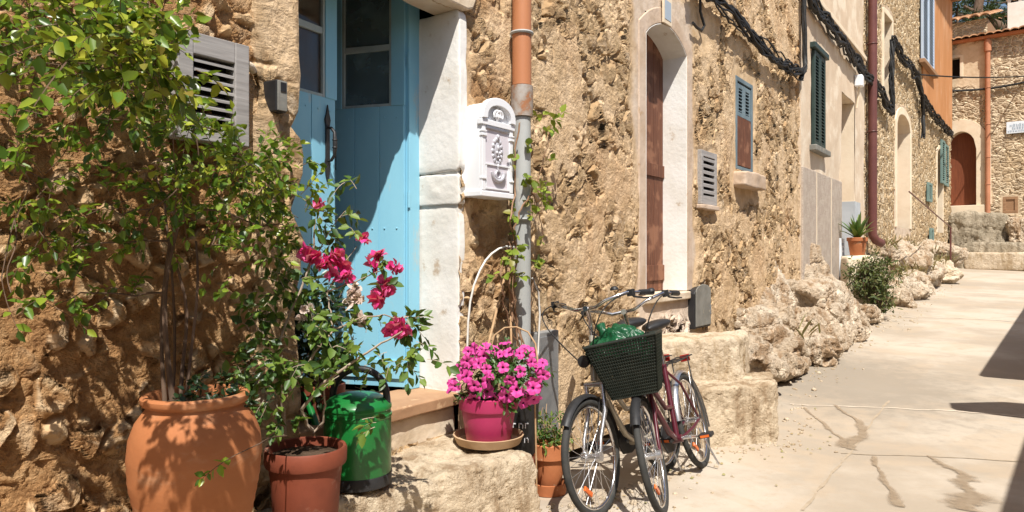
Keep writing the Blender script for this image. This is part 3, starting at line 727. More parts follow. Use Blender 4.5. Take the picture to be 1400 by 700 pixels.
# arched doorway
ol = arch_outline(ax0, ax1, az0, azs, arise); cxm = (ax0+ax1)/2
MB().band(grow(ol, .010, cxm, azs-.3), ol, -.028, .232).build('door_reveal', M['white_stone'], H1, bevel=.010)
MB().band(grow(ol, .15, cxm, azs-.3), grow(ol, .0105, cxm, azs-.3), -.030, .02).build('door_surround', M['pink_plaster'], H1, bevel=.008)
bw = grow(ol, .24, cxm, azs-.3); bi = grow(ol, .012, cxm, azs-.3)
db = MB(); xs = np.linspace(ax0, ax1, 5)
for a_, b_ in zip(xs, xs[1:]): db.box(a_+.003, b_-.003, .215, .25, az0, azs+.2)
db.box(ax0, ax1, .225, .262, az0, azs+.2).box(ax0, ax1, .20, .226, az0+.1, az0+.25).box(ax0, ax1, .20, .226, az0+1.1, az0+1.22)
db.build('arched_door', M['red_wood'], H1, bevel=.003)
sp = A.x(938); rough_block('door_sill', slab_pts(A.x(874), sp+.02, -.06, .24, az0-.08, az0-.004), M['cream_stone'], H1, n=20, amp=.012, rnd=12, seed=44, fscale=4)
tx0, tx1 = A.x(905.5, .045), A.x(917, .045); tz0, tz1 = A.z(911, 34, .045), A.z(911, -4, .045)
npq = MB().box(tx0, tx1, -.058, -.04, tz0, tz1).build('number_plate', M['pale_plaster'], H1, bevel=.004)
MB().box(tx0+.025, tx1-.025, -.061, -.0585, tz0+.04, tz1-.04).build('plate_field', M['sign_ink'], npq)
# small vent grille
f = MB(); frame_bars(f, vx0, vx1, vz0, vz1, .055, -.062, .01, .06, .09)
vg = f.build('vent_grille', M['grey_wood'], H1, bevel=.004)
s_ = MB(); louvre(s_, vx0+.05, vx1-.05, -.02, vz0+.09, vz1-.06, 6, .035, .03, .3); s_.build('slat_panel', M['grey_wood'], vg)
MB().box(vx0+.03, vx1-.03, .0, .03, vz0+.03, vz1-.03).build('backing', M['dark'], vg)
rough_block('vent_ledge', slab_pts(vx0-.04, vx1+.04, -.085, .01, vz0-.05, vz0-.004), M['pink_plaster'], vg, n=10, amp=.006)
# shuttered window and its sill
win = MB(); frame_bars(win, wx0, wx1, wz0, wz1, .045, -.03, .05, .05, .04); win.build('window_frame', M['blue_grey'], H1, bevel=.004)
wm = (wx0+wx1)/2; wsp = wz1-(wz1-wz0)*.42
for (a_, b_) in ((wx0+.062, wm-.004), (wm+.004, wx1-.062)):
    f = MB(); frame_bars(f, a_, b_, wsp, wz1-.072, .05, -.022, .02)
    sh = f.build('window_shutter', M['blue_grey'], H1, bevel=.003)
    q = MB(); louvre(q, a_+.048, b_-.048, .012, wsp+.05, wz1-.12, 7, .03, .010, .5); q.build('slat_panel', M['blue_grey'], sh)
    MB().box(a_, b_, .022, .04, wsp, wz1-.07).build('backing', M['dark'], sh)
    q = MB(); q.box(a_, b_, -.024, .02, wz0+.05, wsp-.004); q.build('shutter_board', M['red_wood'], sh, bevel=.003)
rough_block('window_sill', slab_pts(wx0-.07, wx1+.10, -.17, .06, wz0-.21, wz0-.03), M['pink_plaster'], H1, n=18, amp=.014, rnd=10, seed=50, fscale=4)

# ================================================================ the plastered house
H2 = thing('plaster_house', 'cream plastered house with dark green shutters and a grey roughcast base', 'house', A)
X2a, X2b = XA, xk
o2x0, o2x1, o2z1 = A.x(1150, .05), A.x(1168, .05), A.z(1160, 134, .05)
V, F = wall_patch(X2a, X2b+.12, .3, 7.4, .06, [(o2x0, o2x1, .9, o2z1)])
V[:,1] = -.05+fbm(V, 1.2, 4, 61)*.014
arr_obj('wall', V, F, M['plaster'], H2)
MB().box(X2a-.004, X2a+.2, -.05, .3, .3, 7.4).build('wall_return', M['plaster'], H2)
shell(H2, X2a, X2b+.12, 6, 0, 7.4, M['plaster'])
zt = A.z(1110, 232, .07)
d2 = MB().box(X2a+.03, o2x0-.05, -.075, .0, .4, zt); d2.build('roughcast_base', M['dado'], H2, bevel=.012)
for px in (1117, 1137):
    q = A.x(px, .08); MB().box(q-.02, q+.02, -.079, -.07, .4, zt-.02).build('joint_strip', M['pale_plaster'], H2)
zl = A.z(1150, 38, .1)
MB().box(X2a+.2, X2b+.1, -.11, -.03, zl-.04, zl+.05).build('ledge', M['pale_plaster'], H2, bevel=.012)
gx0, gx1 = A.x(1113.5, .1), A.x(1128.5, .1); gz0, gz1 = A.z(1120, 201, .1), A.z(1120, 74, .1); gm = (gx0+gx1)/2
for a_, b_ in ((gx0, gm-.01), (gm+.01, gx1)):
    f = MB(); frame_bars(f, a_, b_, gz0, gz1, .07, -.105, -.055)
    sh = f.build('window_shutter', M['dark_green'], H2, bevel=.004)
    q = MB(); louvre(q, a_+.068, b_-.068, -.06, gz0+.07, gz1-.07, 26, .04, .012, .7); q.build('slat_panel', M['dark_green'], sh)
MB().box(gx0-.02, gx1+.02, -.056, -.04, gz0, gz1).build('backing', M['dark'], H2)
MB().box(gx0-.12, gx1+.12, -.16, -.04, gz0-.10, gz0-.01).build('window_sill', M['grey_paint'], H2, bevel=.012)
MB().box(gx0-.1, gx1+.1, -.14, -.04, gz1+.012, gz1+.10).build('shutter_box', M['dark_green'], H2, bevel=.01)
mb = MB().box(o2x1, o2x1+.10, -.046, .46, .9, o2z1+.1).box(o2x0-.1, o2x0, -.046, .46, .9, o2z1+.1).box(o2x0, o2x1, -.046, .46, o2z1, o2z1+.1)
mb.build('door_reveal', M['pale_plaster'], H2)
MB().box(o2x0, o2x1, .42, .46, .9, o2z1).build('door', M['old_wood'], H2)
jx = A.x(1176, .06)
zb0, zb1 = A.z(1165, 306, .06), A.z(1165, 274, .06)
MB().box(o2x1-.012, o2x1+.55, -.064, .2, zb0-.6, zb1).build('painted_base', M['wash_grey'], H2)
tq = A.x(1151, .09)
sg = MB().box(tq-.16, tq+.16, -.105, -.0755, A.z(1151, 378, .09), A.z(1151, 326, .09)).build('tile_sign', M['sign_white'], H2, bevel=.004)
ti = MB(); z0_, z1_ = A.z(1151, 374, .09), A.z(1151, 331, .09)
for k in range(7):
    zz = z1_-(k+.5)*(z1_-z0_)/7; ti.box(tq-.10+.03*(k % 3), tq+.07+.02*(k % 2), -.1075, -.1055, zz-.022, zz+.022)
ti.build('faded_lettering', M['sign_ink'], sg)

# ================================================================ rubble house and orange house further up
def reveal_door(root, fr, x0, x1, z0, z1, rec, mrev, mdoor, arch=0, w_=.14, proud=.05, name='door'):
    ol = arch_outline(x0, x1, z0, z1-arch, max(arch, .001), 12); cx = (x0+x1)/2
    MB().band(grow(ol, w_, cx, z0+(z1-z0)*.75), ol, -proud, rec+.05).build(name+'_reveal', mrev, root, bevel=.01)
    MB().box(x0-.01, x1+.01, rec, rec+.05, z0, z1).build(name, mdoor, root)
    return (x0-.02, x1+.02, z0, z1+.02)
H3 = thing('rubble_house', 'tall small-stone rubble house with a dark brown downpipe on its corner', 'house', B)
X3b = B.x(1259)
h3 = []
h3.append(reveal_door(H3, B, B.x(1224), B.x(1242), B.z(1233, 312), B.z(1233, 158), .35, M['pale_plaster'], M['old_wood'], .32, .18))
h3.append(reveal_door(H3, B, B.x(1206), B.x(1217), B.z(1210, 128), B.z(1210, 22), .3, M['pale_plaster'], M['dark'], 0, .14, .05, 'window'))
h3.append(reveal_door(H3, B, B.x(1220.5), B.x(1223), B.z(1222, 300), B.z(1222, 260), .06, M['old_wood'], M['old_wood'], 0, .03, .03, 'hatch'))
p1 = wall_patch(.02, X3b, .6, 9.2, .05, h3); p2 = wall_patch(.02, X3b, 9.2, 10.5, .2)
V, F = join_arrays([p1, p2]); pl = np.zeros(len(V)); wob = fbm(V, 2, 3, 71)
for h_ in h3[:2]: pl = np.maximum(pl, np.clip((.22+wob*.1-rectd(V, *h_))/.1, 0, 1))
arr_obj('wall', V, F, M['wall_b'], H3, attrs={'plain': pl, 'earth': pl*0, 'tint': pl*.6})
shell(H3, .02, X3b, 5.5, 0, 10.5, M['pale_plaster'])
H4 = thing('orange_house', 'orange rendered house with pale blue shutters above a stone ground floor', 'house', B)
X4b = B.x(1299)
zo = 5.72; h4 = []
h4.append(reveal_door(H4, B, B.x(1279.5), B.x(1287), B.z(1283, 318), B.z(1283, 204), .3, M['pale_plaster'], M['dark'], .2, .12))
p1 = wall_patch(X3b, X4b, .6, zo, .05, h4); V, F = p1; pl = np.zeros(len(V))
arr_obj('wall', V, F, M['wall_b'], H4, attrs={'plain': pl, 'earth': pl, 'tint': pl})
V, F = wall_patch(X3b, X4b+.02, zo, 10.2, .3); V[:,1] = -.06
arr_obj('upper_wall', V, F, M['orange'], H4)
MB().box(X4b-.0, X4b+.02, -.06, 3.5, zo, 10.2).box(X3b-.02, X3b, -.06, .1, zo, 10.2).build('wall_return', M['orange'], H4)
shell(H4, X3b, X4b, 3.6, 0, 10.2, M['pale_plaster'], eave=.55)
ev = MB()
for q in np.arange(X3b, X4b, .45): ev.box(q, q+.1, -.52, .0, 10.02, 10.16)
ev.box(X3b, X4b, -.54, .0, 10.165, 10.195); ev.build('eave_rafters', M['old_wood'], H4)
bx0, bx1 = B.x(1262, .12), B.x(1277.5, .12); bz0, bz1 = B.z(1270, 90, .12), B.z(1268, -22, .12); bm_ = (bx0+bx1)/2
for a_, b_ in ((bx0, bm_-.01), (bm_+.01, bx1)):
    f = MB(); frame_bars(f, a_, b_, bz0, bz1, .09, -.125, -.065, .1, .1)
    sh = f.build('window_shutter', M['pale_blue'], H4, bevel=.004)
    q = MB(); louvre(q, a_+.088, b_-.088, -.07, bz0+.1, bz1-.1, 24, .04, .014, .7); q.box(a_+.088, b_-.088, -.066, -.0615, bz0+.1, bz1-.1); q.build('slat_panel', M['pale_blue'], sh)
MB().box(bx0-.2, bx1+.2, -.2, -.055, bz0-.14, bz0-.03).build('window_sill', M['old_wood'], H4, bevel=.012)
def teal(x0, x1, z0, z1):
    f = MB(); frame_bars(f, x0, x1, z0, z1, .07, -.11, -.05); sh = f.build('window_shutter', M['teal'], H4, bevel=.004)
    q = MB(); louvre(q, x0+.068, x1-.068, -.055, z0+.07, z1-.07, 18, .04, .014, .7); q.build('slat_panel', M['teal'], sh)
teal(B.x(1288, .1), B.x(1292.2, .1), B.z(1292, 252, .1), B.z(1290, 192, .1)); teal(B.x(1292.4, .1), B.x(1297, .1), B.z(1294, 254, .1), B.z(1292, 196, .1))
teal(B.x(1269.5, .1), B.x(1274.5, .1), B.z(1272, 276, .1), B.z(1272, 250, .1))
teal(B.x(1273, .1), B.x(1276.5, .1), B.z(1275, 338, .1), B.z(1275, 312, .1))
# ================================================================ the house closing the street
H5 = thing('end_house', 'stone house closing the street with an arched chestnut door and tiled eave', 'house', E)
ex0, ex1 = E.x(1300), E.x(1335); ez0, ez1 = E.z(1318, 281), E.z(1318, 180)
e1 = [reveal_door(H5, E, ex0-.12, ex1, ez0, ez1, .28, M['pale_plaster'], M['door_red'], .62, .42, .06)]
kx0, kx1 = E.x(1295), E.x(1312.5); kz0, kz1 = E.z(1303, 108.5), E.z(1303, 80)
e1.append(reveal_door(H5, E, kx0, kx1, kz0, kz1, .25, M['pale_plaster'], M['dark'], 0, .10, .04, 'window'))
nx0, nx1 = E.x(1371), E.x(1392); nz0, nz1 = E.z(1381, 291.5), E.z(1381, 269)
e1.append((nx0, nx1, nz0, nz1))
ZR = E.z(1350, 50)
V, F = wall_patch(-2.5, 7.5, .6, ZR, .045, e1); wob = fbm(V, 1.6, 3, 81)
pl = np.clip((.30+wob*.2-rectd(V, *e1[0]))/.12, 0, 1)
pl = np.maximum(pl, np.clip((.5+wob*.3-rectd(V, kx0, kx1+.5, kz0, kz1))/.15, 0, 1))
pl = np.maximum(pl, np.clip((.12-rectd(V, *e1[2]))/.1, 0, 1))
arr_obj('wall', V, F, M['wall_e'], H5, attrs={'plain': pl, 'earth': pl*0, 'tint': pl*.15})
shell(H5, -2.5, 7.5, 5, 0, ZR, M['pale_plaster'], eave=.35, rise=.9)
MB().box(-2.5, 7.5, -.22, .05, ZR-.10, ZR-.01).build('eave_course', M['terra_pot'], H5, bevel=.01)
f = MB(); frame_bars(f, nx0, nx1, nz0, nz1, .09, -.03, .1); hq = f.build('wooden_hatch', M['old_wood'], H5, bevel=.006)
MB().box(nx0+.09, nx1-.09, .0, .06, nz0+.09, nz1-.09).build('board', M['old_wood'], hq)
MB().box(ex0-.6, ex1+.35, -.16, .3, ez0-.32, ez0-.004).build('door_sill', M['pale_plaster'], H5, bevel=.015)
# chimney on its roof
kx = E.x(1396, -1.6); kz = E.z(1392, 36, -1.6)
ch = MB().box(kx-.36, kx+.36, 1.35, 2.0, kz-.8, kz+.78).box(kx-.46, kx+.46, 1.25, 2.1, kz+1.04, kz+1.14)
for q in (-.36, -.05, .26): ch.box(kx+q, kx+q+.1, 1.35, 2.0, kz+.78, kz+1.04)
ch.build('chimney', M['chimney'], H5, bevel=.015)
MB().box(kx-.3, kx+.3, 1.4, 1.95, kz+.775, kz+.85).build('chimney_flue', M['dark'], H5)

# terrace, steps and stones in front of it
def eb(name, label, cat, px0, px1, py0, py1, off0, off1, mat, seed, amp=.05, group=None, n=22, skew=0):
    x0, x1 = E.x(px0, off1), E.x(px1, off1); z0, z1 = E.z((px0+px1)/2, py1, off1), E.z((px0+px1)/2, py0, off1)
    o = rough_block(name, slab_pts(x0, x1, -off1, -off0, z0, z1), mat, None, n=n, amp=amp, rnd=12, seed=seed, fscale=1.6)
    place(o, E); tag(o, label, cat, group); return o
eb('retaining_wall', 'dark mossy stone terrace wall under the arched chestnut door', 'wall', 1296, 1376, 291, 356, .12, 1.0, M['far_stone'], 3, .10, n=34)
eb('retaining_wall', 'pale bulging stone terrace wall under the wooden hatch', 'wall', 1378, 1450, 297, 356, .1, 1.15, M['rock'], 5, .16, n=34)
eb('stone_step', 'upper long stone step at the foot of the dark terrace wall', 'step', 1312, 1440, 332, 366, .9, 1.6, M['far_stone'], 7, .04, 'steps below the end house')
eb('stone_step', 'lower long pale step across the top of the street', 'step', 1318, 1440, 345, 370, 1.5, 2.3, M['step_pale'], 8, .04, 'steps below the end house')
eb('boulder', 'squarish mossy boulder beside the lower step at the street end', 'rock', 1305, 1329, 346, 373, 1.3, 2.2, M['far_stone'], 9, .10)
# sign plaque
qx0, qx1 = E.x(1376, .08), E.x(1416, .08); qz0, qz1 = E.z(1390, 182, .08), E.z(1390, 166, .08)
sg = thing('street_sign', 'white street name plaque on the stone end house', 'sign', E)
MB().box(qx0, qx1, -.10, -.065, qz0, qz1).build('plate', M['sign_white'], sg, bevel=.006)
lt = MB(); g = random.Random(4)
for (zz, a_, b_, h_) in ((.70, .12, .75, .05), (.45, .2, .6, .05), (.2, .05, .9, .035)):
    x = qx0+(qx1-qx0)*a_; zc = qz0+(qz1-qz0)*zz
    while x < qx0+(qx1-qx0)*b_:
        q = g.uniform(.02, .05); lt.box(x, x+q, -.103, -.101, zc-h_, zc+h_*g.uniform(.3, 1)); x += q+g.uniform(.015, .03)
lt.build('faded_lettering', M['sign_ink'], sg); settle(sg)
# upper house on the slope behind, its tiled eave and the leaning trunk
H6 = thing('hillside_house', 'brown walled house with a clay tile eave up behind the end house', 'house', E)
ux0, ux1 = E.x(1262, -6), E.x(1350, -6); uz = E.z(1325, 29, -6)
V, F = wall_patch(ux0, ux1, 2, uz, .12); V[:,1] = 6
arr_obj('wall', V, F, M['wall_e'], H6, attrs={'plain': np.zeros(len(V)), 'earth': np.zeros(len(V)), 'tint': np.zeros(len(V))})
MB().box(ux0, ux1, 6.05, 11, 2, uz).build('side_wall', M['old_wood'], H6)
tile_roof(ux0-.1, ux1+.15, 5.6, 9.0, uz, uz+1.0, .34, .11).build('roof', M['tile'], H6, smooth=50, fix=False)
wx, wz = E.x(1333, -9), E.z(1333, 8, -9)
H7 = thing('hillside_house', 'white walled house glimpsed high up between roofs and pines', 'house', E)
MB().box(wx-.9, wx+.6, 13, 17, 3, wz+.25).build('wall', M['chimney'], H7)
tile_roof(wx-1.1, wx+.8, 12.8, 15, wz+.25, wz+.8, .3, .08).build('roof', M['tile'], H7, smooth=50, fix=False)
MB().box(wx-.3, wx+.1, 12.96, 13.0, wz-1.2, wz-.4).build('window', M['dark'], H7)
# opposite side of the street: unseen house, slabs shaped to cast the shadows on the right
def opposite(name, label, x0, x1, yo, h, plan=None, zslab=None):
    root = thing(name, label, 'house', A)
    MB().box(x0, x1, yo-6, yo, -.2, h-.12).build('wall', M['plaster'], root)
    MB().box(x0-.1, x1+.1, yo-6.1, yo+.02, h-.12, h).build('roof', M['tile'], root)
    n = int((x1-x0)/2.6)
    for k in range(n):
        xc = x0+(k+.5)*(x1-x0)/n
        q = MB(); frame_bars(q, xc-.45, xc+.45, .9, 2.2, .07, yo+.012, yo+.06); q.build('window_frame', M['pale_blue'], root)
        MB().box(xc-.36, xc+.36, yo+.014, yo+.03, .99, 2.11).build('window_shutter', M['dark_green'], root)
    return root
def shadow_to(px, py, H):
    """where an edge at height H must stand for its shadow to meet the street at a pixel (local A coordinates)"""
    x, y = ground_px(px, py); k = (H-float(road_h(y)))/-SUN_DIR.z
    return A.local(x-SUN_DIR.x*k, y-SUN_DIR.y*k)[:2]
Hr = 3.4
yo = A.local(*ground_px(1404, 600), 0)[1]-.43*Hr
O1 = opposite('terrace_house', 'low plastered house with a flat tiled roof across the street', -9, 12, yo-.10, Hr)
def shadow_slab(pixels, name, H, th=.14):  # added slab out of view, its outline shaped to cast one road shadow
    P = [shadow_to(px, py, H) for px, py in pixels]
    n = len(P); mb = MB(); vs = [(x, y, H-th) for x, y in P]+[(x, y, H) for x, y in P]
    mb.add(vs, [tuple(range(n)), tuple(range(2*n-1, n-1, -1))]+[(i, i+n, (i+1) % n+n, (i+1) % n) for i in range(n)])
    mb.build(name, M['tile'], O1)
shadow_slab([(1338, 513), (1402, 418), (1480, 400), (1480, 521), (1400, 518)], 'shadow_slab_wing', Hr-.02)
shadow_slab([(1298, 551), (1370, 549), (1480, 556), (1480, 570), (1392, 569), (1300, 558)], 'shadow_slab_bar', Hr-.3)
shadow_slab([(1366, 702), (1402, 596), (1480, 560), (1480, 705)], 'shadow_slab_corner', Hr-.05)

# ================================================================ cables and pipes
def wire_bundle(name, label, pts, fr, n=5, r=.018, spread=.035, seed=0, sag=.0, group='black cable bundles on the facades'):
    g = np.random.default_rng(seed); mb = MB(); L = [np.array(p, float) for p in pts]
    D = []
    for a_, b_ in zip(L, L[1:]):
        k = max(3, int(np.linalg.norm(b_-a_)/.12))
        for q in np.linspace(0, 1, k, endpoint=False): D.append(a_+(b_-a_)*q-np.array([0, 0, sag*sin(pi*q)]))
    D.append(L[-1]); D = np.array(D)
    for i in range(n):
        ph = g.uniform(0, 6.28, 3); fq = g.uniform(.5, 1.3, 3); t = np.arange(len(D))
        off = np.stack([.3*spread*np.sin(t*fq[0]+ph[0]), -abs(spread*np.sin(t*fq[1]*.3+ph[1]))*.8, spread*np.sin(t*fq[2]*.25+ph[2])+g.normal(0, spread*.2, len(D))], 1)
        mb.tube(D+off, r*g.uniform(.55, 1.1), 6)
    o = place(mb.build(name, M['cable'], None, smooth=60, fix=False), fr); return tag(o, label, 'cable', group)
def lp(fr, *pix, off=.09): return [(fr.x(px, off), -off, fr.z(px, py, off)) for px, py in pix]
wire_bundle('cable_bundle', 'thick black cable bundle under the top of the near stone house', lp(A, (940, -34), (966, -6), (1010, 36), (1050, 72), (1082, 98), (1093, 103)), A, 13, .016, .075, 1, .0)
wire_bundle('cable_bundle', 'vertical black cables at the corner of stone and plaster houses', lp(A, (1093, 103), (1098, 92), (1097.5, 50), (1097, 0), (1096.5, -30), off=.1), A, 7, .022, .05, 2)
wire_bundle('cable_bundle', 'black cable bundle crossing the plaster house above green shutters', lp(A, (1098, -14), (1125, 25), (1150, 58), (1170, 84), (1178, 98), off=.1), A, 13, .021, .09, 3, .05)
wire_bundle('cable_bundle', 'drooping black cable bundle behind the dark brown downpipe', lp(B, (1177, 100), (1192, 117), (1204, 130), (1212, 148), (1217, 152), (1216, 105), (1217, 58), off=.1), B, 9, .026, .10, 4, .0)
wire_bundle('cable_bundle', 'black cable bundle above the tall plaster doorway of the rubble house', lp(B, (1217, 56), (1235, 84), (1250, 104), (1262, 140), (1275, 160), (1299, 184), off=.1), B, 9, .025, .11, 5, .0)
wire_bundle('cable_bundle', 'black cables hanging down the corner below the orange house', lp(B, (1252, 106), (1258, 128), (1261, 156), (1260, 186), off=.1), B, 5, .035, .08, 6)
# wires spanning to the end house
def span(name, label, p, q, r, sag, seed):
    p, q = np.array(p), np.array(q); pts = [p+(q-p)*k-np.array([0, 0, sag*4*k*(1-k)]) for k in np.linspace(0, 1, 24)]
    return tag(MB().tube(pts, r, 6).build(name, M['cable'], None, smooth=60), label, 'cable', 'wires along the end house')
eW = lambda px, py, off=.1: E.world(E.x(px, off), -off, E.z(px, py, off))
span('overhead_wire', 'upper thin dark wire along the stone end house', B.world(B.x(1258, .12), -.12, B.z(1258, 102, .12)), eW(1402, 104), .02, .06, 1)
span('overhead_wire', 'lower thick dark wire along the stone end house', eW(1296, 124), eW(1402, 112), .035, .08, 2)
tag(place(MB().tube(lp(A, (957, -12), (957.5, 16), (963, 35), (959, 42), (953, 38), (947, 31), off=.07), .014, 8).build('cable_stub', M['cable'], None, smooth=60), A), 'short black cable hook above the arched brown door', 'cable')
jb = thing('junction_box', 'small white junction box where the cables reach the brown downpipe', 'junction box', A)
x_, z_ = A.at(1175.5, 111, .14)
MB().box(x_-.10, x_+.10, -.20, -.06, z_-.11, z_+.11).build('box', M['white_enamel'], jb, bevel=.02)
MB().tube([(x_, -.13, z_-.10), (x_+.02, -.12, z_-.2), (x_+.02, -.08, z_-.5)], .02, 8).build('conduit', M['pale_plaster'], jb, smooth=50); settle(jb)
def downpipe(name, label, fr, px, runs, off, r, clamps, mclamp, foot=None):
    root = thing(name, label, 'drainpipe', fr, 'drainpipes'); x = fr.x(px, off)
    for part, m, z0, z1, rr in runs: MB().tube([(x, -off, z0), (x, -off, (z0+z1)/2), (x, -off, z1)], rr, 20).build(part, m, root, smooth=40)
    for zc in clamps:
        q = MB(); q.ring((x, -off, zc), (0, 0, 1), r+.006, .010, 24, 6); q.box(x-.012, x+.012, -off+r, .03, zc-.012, zc+.012); q.build('clamp', mclamp, root, smooth=40)
    if foot: MB().tube([(x, -off, foot+.35), (x, -off, foot+.16), (x+.06, -off-.05, foot+.05), (x+.3, -off-.1, foot)], r, 16).build('elbow', runs[-1][1], root, smooth=50)
    return settle(root)
dz = A.z(713, 118, .12)
downpipe('drainpipe', 'orange over grey drainpipe between white letterbox and arched door', A, 713.5, [
    ('upper_pipe', M['terracotta_pipe'], dz+.005, 6.45, .060), ('socket', M['pipe_rust'], A.z(713, 160, .12), dz, .070), ('lower_pipe', M['pipe_grey'], .28, A.z(713, 160, .12)-.004, .056)],
    .12, .06, [A.z(713, 46, .12), A.z(713, 300, .12), 5.4], M['pipe_grey'])
zb = B.z(1192, 332, .15)
downpipe('drainpipe', 'dark brown downpipe on the corner of the rubble house', B, 1193, [('pipe', M['pipe_brown'], zb+.3, 10.3, .085)], .15, .085, [B.z(1193, 60, .15), B.z(1193, 180, .15)], M['pipe_brown'], zb)
downpipe('drainpipe', 'terracotta downpipe on the stone end house', E, 1350.5, [('pipe', M['pipe_far'], E.z(1350, 292, .14), ZR-.12, .075), ('hopper', M['pipe_far'], E.z(1350, 70, .14), E.z(1350, 56, .14), .105)], .14, .075,
         [E.z(1350, q, .14) for q in (120, 170, 215, 252)], M['pipe_far'])
# thin handrail climbing towards the end house
hr = thing('handrail', 'thin dark handrail rising past the tall plaster doorway', 'handrail', B)
a_, b_ = lp(B, (1243, 262), (1301, 312), off=.9)
MB().tube([a_, b_], .014, 8).build('rail', M['pipe_brown'], hr, smooth=50)
for q in (.97,):
    p_ = np.array(a_)+(np.array(b_)-np.array(a_))*q; MB().tube([p_, (p_[0], p_[1], p_[2]-1.5)], .02, 8).build('post', M['pipe_brown'], hr, smooth=50)
settle(hr)
# ================================================================ fixed small things on the near wall
lb = thing('letterbox', 'white ornate wall letterbox with arched top beside the orange drainpipe', 'letterbox', A)
FO = .158; lx0, lx1 = A.x(658, FO), A.x(700.5, FO); lz0, lz1 = A.z(658, 268, FO), A.z(658, 161, FO); lw = lx1-lx0; lc = (lx0+lx1)/2
def arch_top(w_, zc, rise, n=16): return [(lc+w_/2*cos(pi*k/n), zc+rise*sin(pi*k/n)**.75) for k in range(n+1)]
bd = MB(); bd.prism([(lx0, lz0+.03), (lx1, lz0+.03)]+arch_top(lw, lz1, .115), -FO+.012, -.005)
bd.box(lx0-.010, lx1+.010, -FO-.006, -.004, lz0, lz0+.034)
body = bd.build('body', M['white_enamel'], lb, smooth=35, bevel=.005)
q = MB(); at_ = arch_top(lw+.016, lz1, .135); ai = arch_top(lw-.075, lz1+.004, .085)
q.band(at_, ai, -FO-.022, -FO+.012); q.box(lx0-.012, lx1+.012, -FO-.012, -FO+.02, lz1-.035, lz1-.002)
q.build('pediment', M['white_enamel'], lb, smooth=35, bevel=.003)
q = MB()
for sx in (lx0+.018, lx1-.018):
    q.box(sx-.016, sx+.016, -FO-.006, -FO+.014, lz0+.036, lz1-.036); q.box(sx-.021, sx+.021, -FO-.014, -FO+.012, lz1-.10, lz1-.085); q.box(sx-.021, sx+.021, -FO-.014, -FO+.012, lz1-.075, lz1-.066)
    q.box(sx-.019, sx+.019, -FO-.012, -FO+.012, lz0+.10, lz0+.112)
q.build('pilaster', M['white_enamel'], lb, bevel=.002)
MB().box(lx0+.036, lx1-.036, -FO+.001, -FO+.013, lz0+.036, lz1-.04).build('front_panel', M['enamel_panel'], lb)
MB().box(lx0+.04, lx1-.04, -FO-.010, -FO+.004, lz1-.055, lz1-.036).build('slot_flap', M['silver'], lb, bevel=.003)
em = MB(); ez = lz1-.175
def blob(mb, x, z, rx, rz, t, y=-FO+.001, seg=14):
    vs = []; fs = []
    for i, (s_, d_) in enumerate(((1, 0), (.8, .6), (.45, .9), (.02, 1))):
        for k in range(seg): vs.append((x+rx*s_*cos(2*pi*k/seg), y-t*d_, z+rz*s_*sin(2*pi*k/seg)))
    for i in range(3):
        for k in range(seg): fs.append((i*seg+k, i*seg+(k+1)%seg, (i+1)*seg+(k+1)%seg, (i+1)*seg+k))
    fs.append(tuple(3*seg+k for k in range(seg))); mb.add(vs, fs)
blob(em, lc, ez, .036, .058, .010)
for k in range(14):
    a_ = 2*pi*k/14; blob(em, lc+.043*cos(a_), ez+.07*sin(a_), .014, .016, .009, seg=8)
for dx, dz_, r1, r2 in ((0, .02, .012, .02), (-.014, -.01, .010, .014), (.014, -.01, .010, .014), (0, -.035, .012, .012), (0, .085, .010, .018), (0, -.088, .010, .018)): blob(em, lc+dx, ez+dz_, r1, r2, .018, seg=10)
em.build('crest', M['relief'], lb, smooth=50)
hn = MB(); hz = lz0+.115
hn.tube([(lc+.058*cos(a_), -FO-.006, hz+.035+.052*sin(a_)) for a_ in np.linspace(pi*1.02, pi*1.98, 16)], list(np.linspace(.008, .017, 16)), 10)
hn.ring((lc, -FO-.006, hz+.02), (0, 1, 0), .022, .006, 20, 6); hn.tube([(lc, -FO-.006, hz+.045), (lc, -FO-.006, hz+.075)], .007, 8)
hn.build('post_horn', M['relief'], lb, smooth=50)
ln = MB()
for zz in (lz0+.19, lz0+.05): ln.box(lx0+.036, lx1-.036, -FO-.006, -FO+.012, zz-.004, zz+.004)
for xx in (lx0+.044, lx1-.044): ln.box(xx-.004, xx+.004, -FO-.005, -FO+.012, lz0+.054, lz0+.186)
ln.build('moulding', M['white_enamel'], lb)
q = MB()
for k in (-1, 1): q.tube([(lc+k*.012+k*.030*cos(a_), -FO-.008, lz1+.036+.026*sin(a_)) for a_ in np.linspace(-.6, 3.6, 14)], .008, 8)
blob(q, lc, lz1+.03, .018, .03, .014); q.build('scroll_ornament', M['white_enamel'], lb, smooth=50); settle(lb)
kb = thing('key_box', 'small black box with a grey front on the wall left of the blue door', 'wall box', A)
kx0, kx1 = A.x(378, .11), A.x(393, .11); kz0, kz1 = A.z(380, 152, .11), A.z(380, 108, .11)
MB().box(kx0, kx1, -.108, .0, kz0, kz1).build('case', M['black_plastic'], kb, bevel=.006)
fp = MB().box(kx0+.004, kx1-.003, -.114, -.1085, kz0+.004, kz1-.004).build('front_plate', M['grey_paint'], kb, bevel=.003)
MB().box(kx0+.018, kx1-.010, -.117, -.1145, kz0+.085, kz0+.125).build('reader_window', M['black_plastic'], fp); settle(kb)
mc = thing('meter_cover', 'grey metal cover with arched top leaning on the wall above the stone steps', 'cover', A)
mx0, mx1 = A.x(951.5, .1), A.x(973.5, .1); mz0, mz1 = A.z(962, 448, .1), A.z(962, 401, .1); cmx = (mx0+mx1)/2
pts = [(mx0, mz0), (mx1, mz0)]+[(cmx+(mx1-mx0)/2*cos(pi*k/10), mz1+.07*sin(pi*k/10)) for k in range(11)]
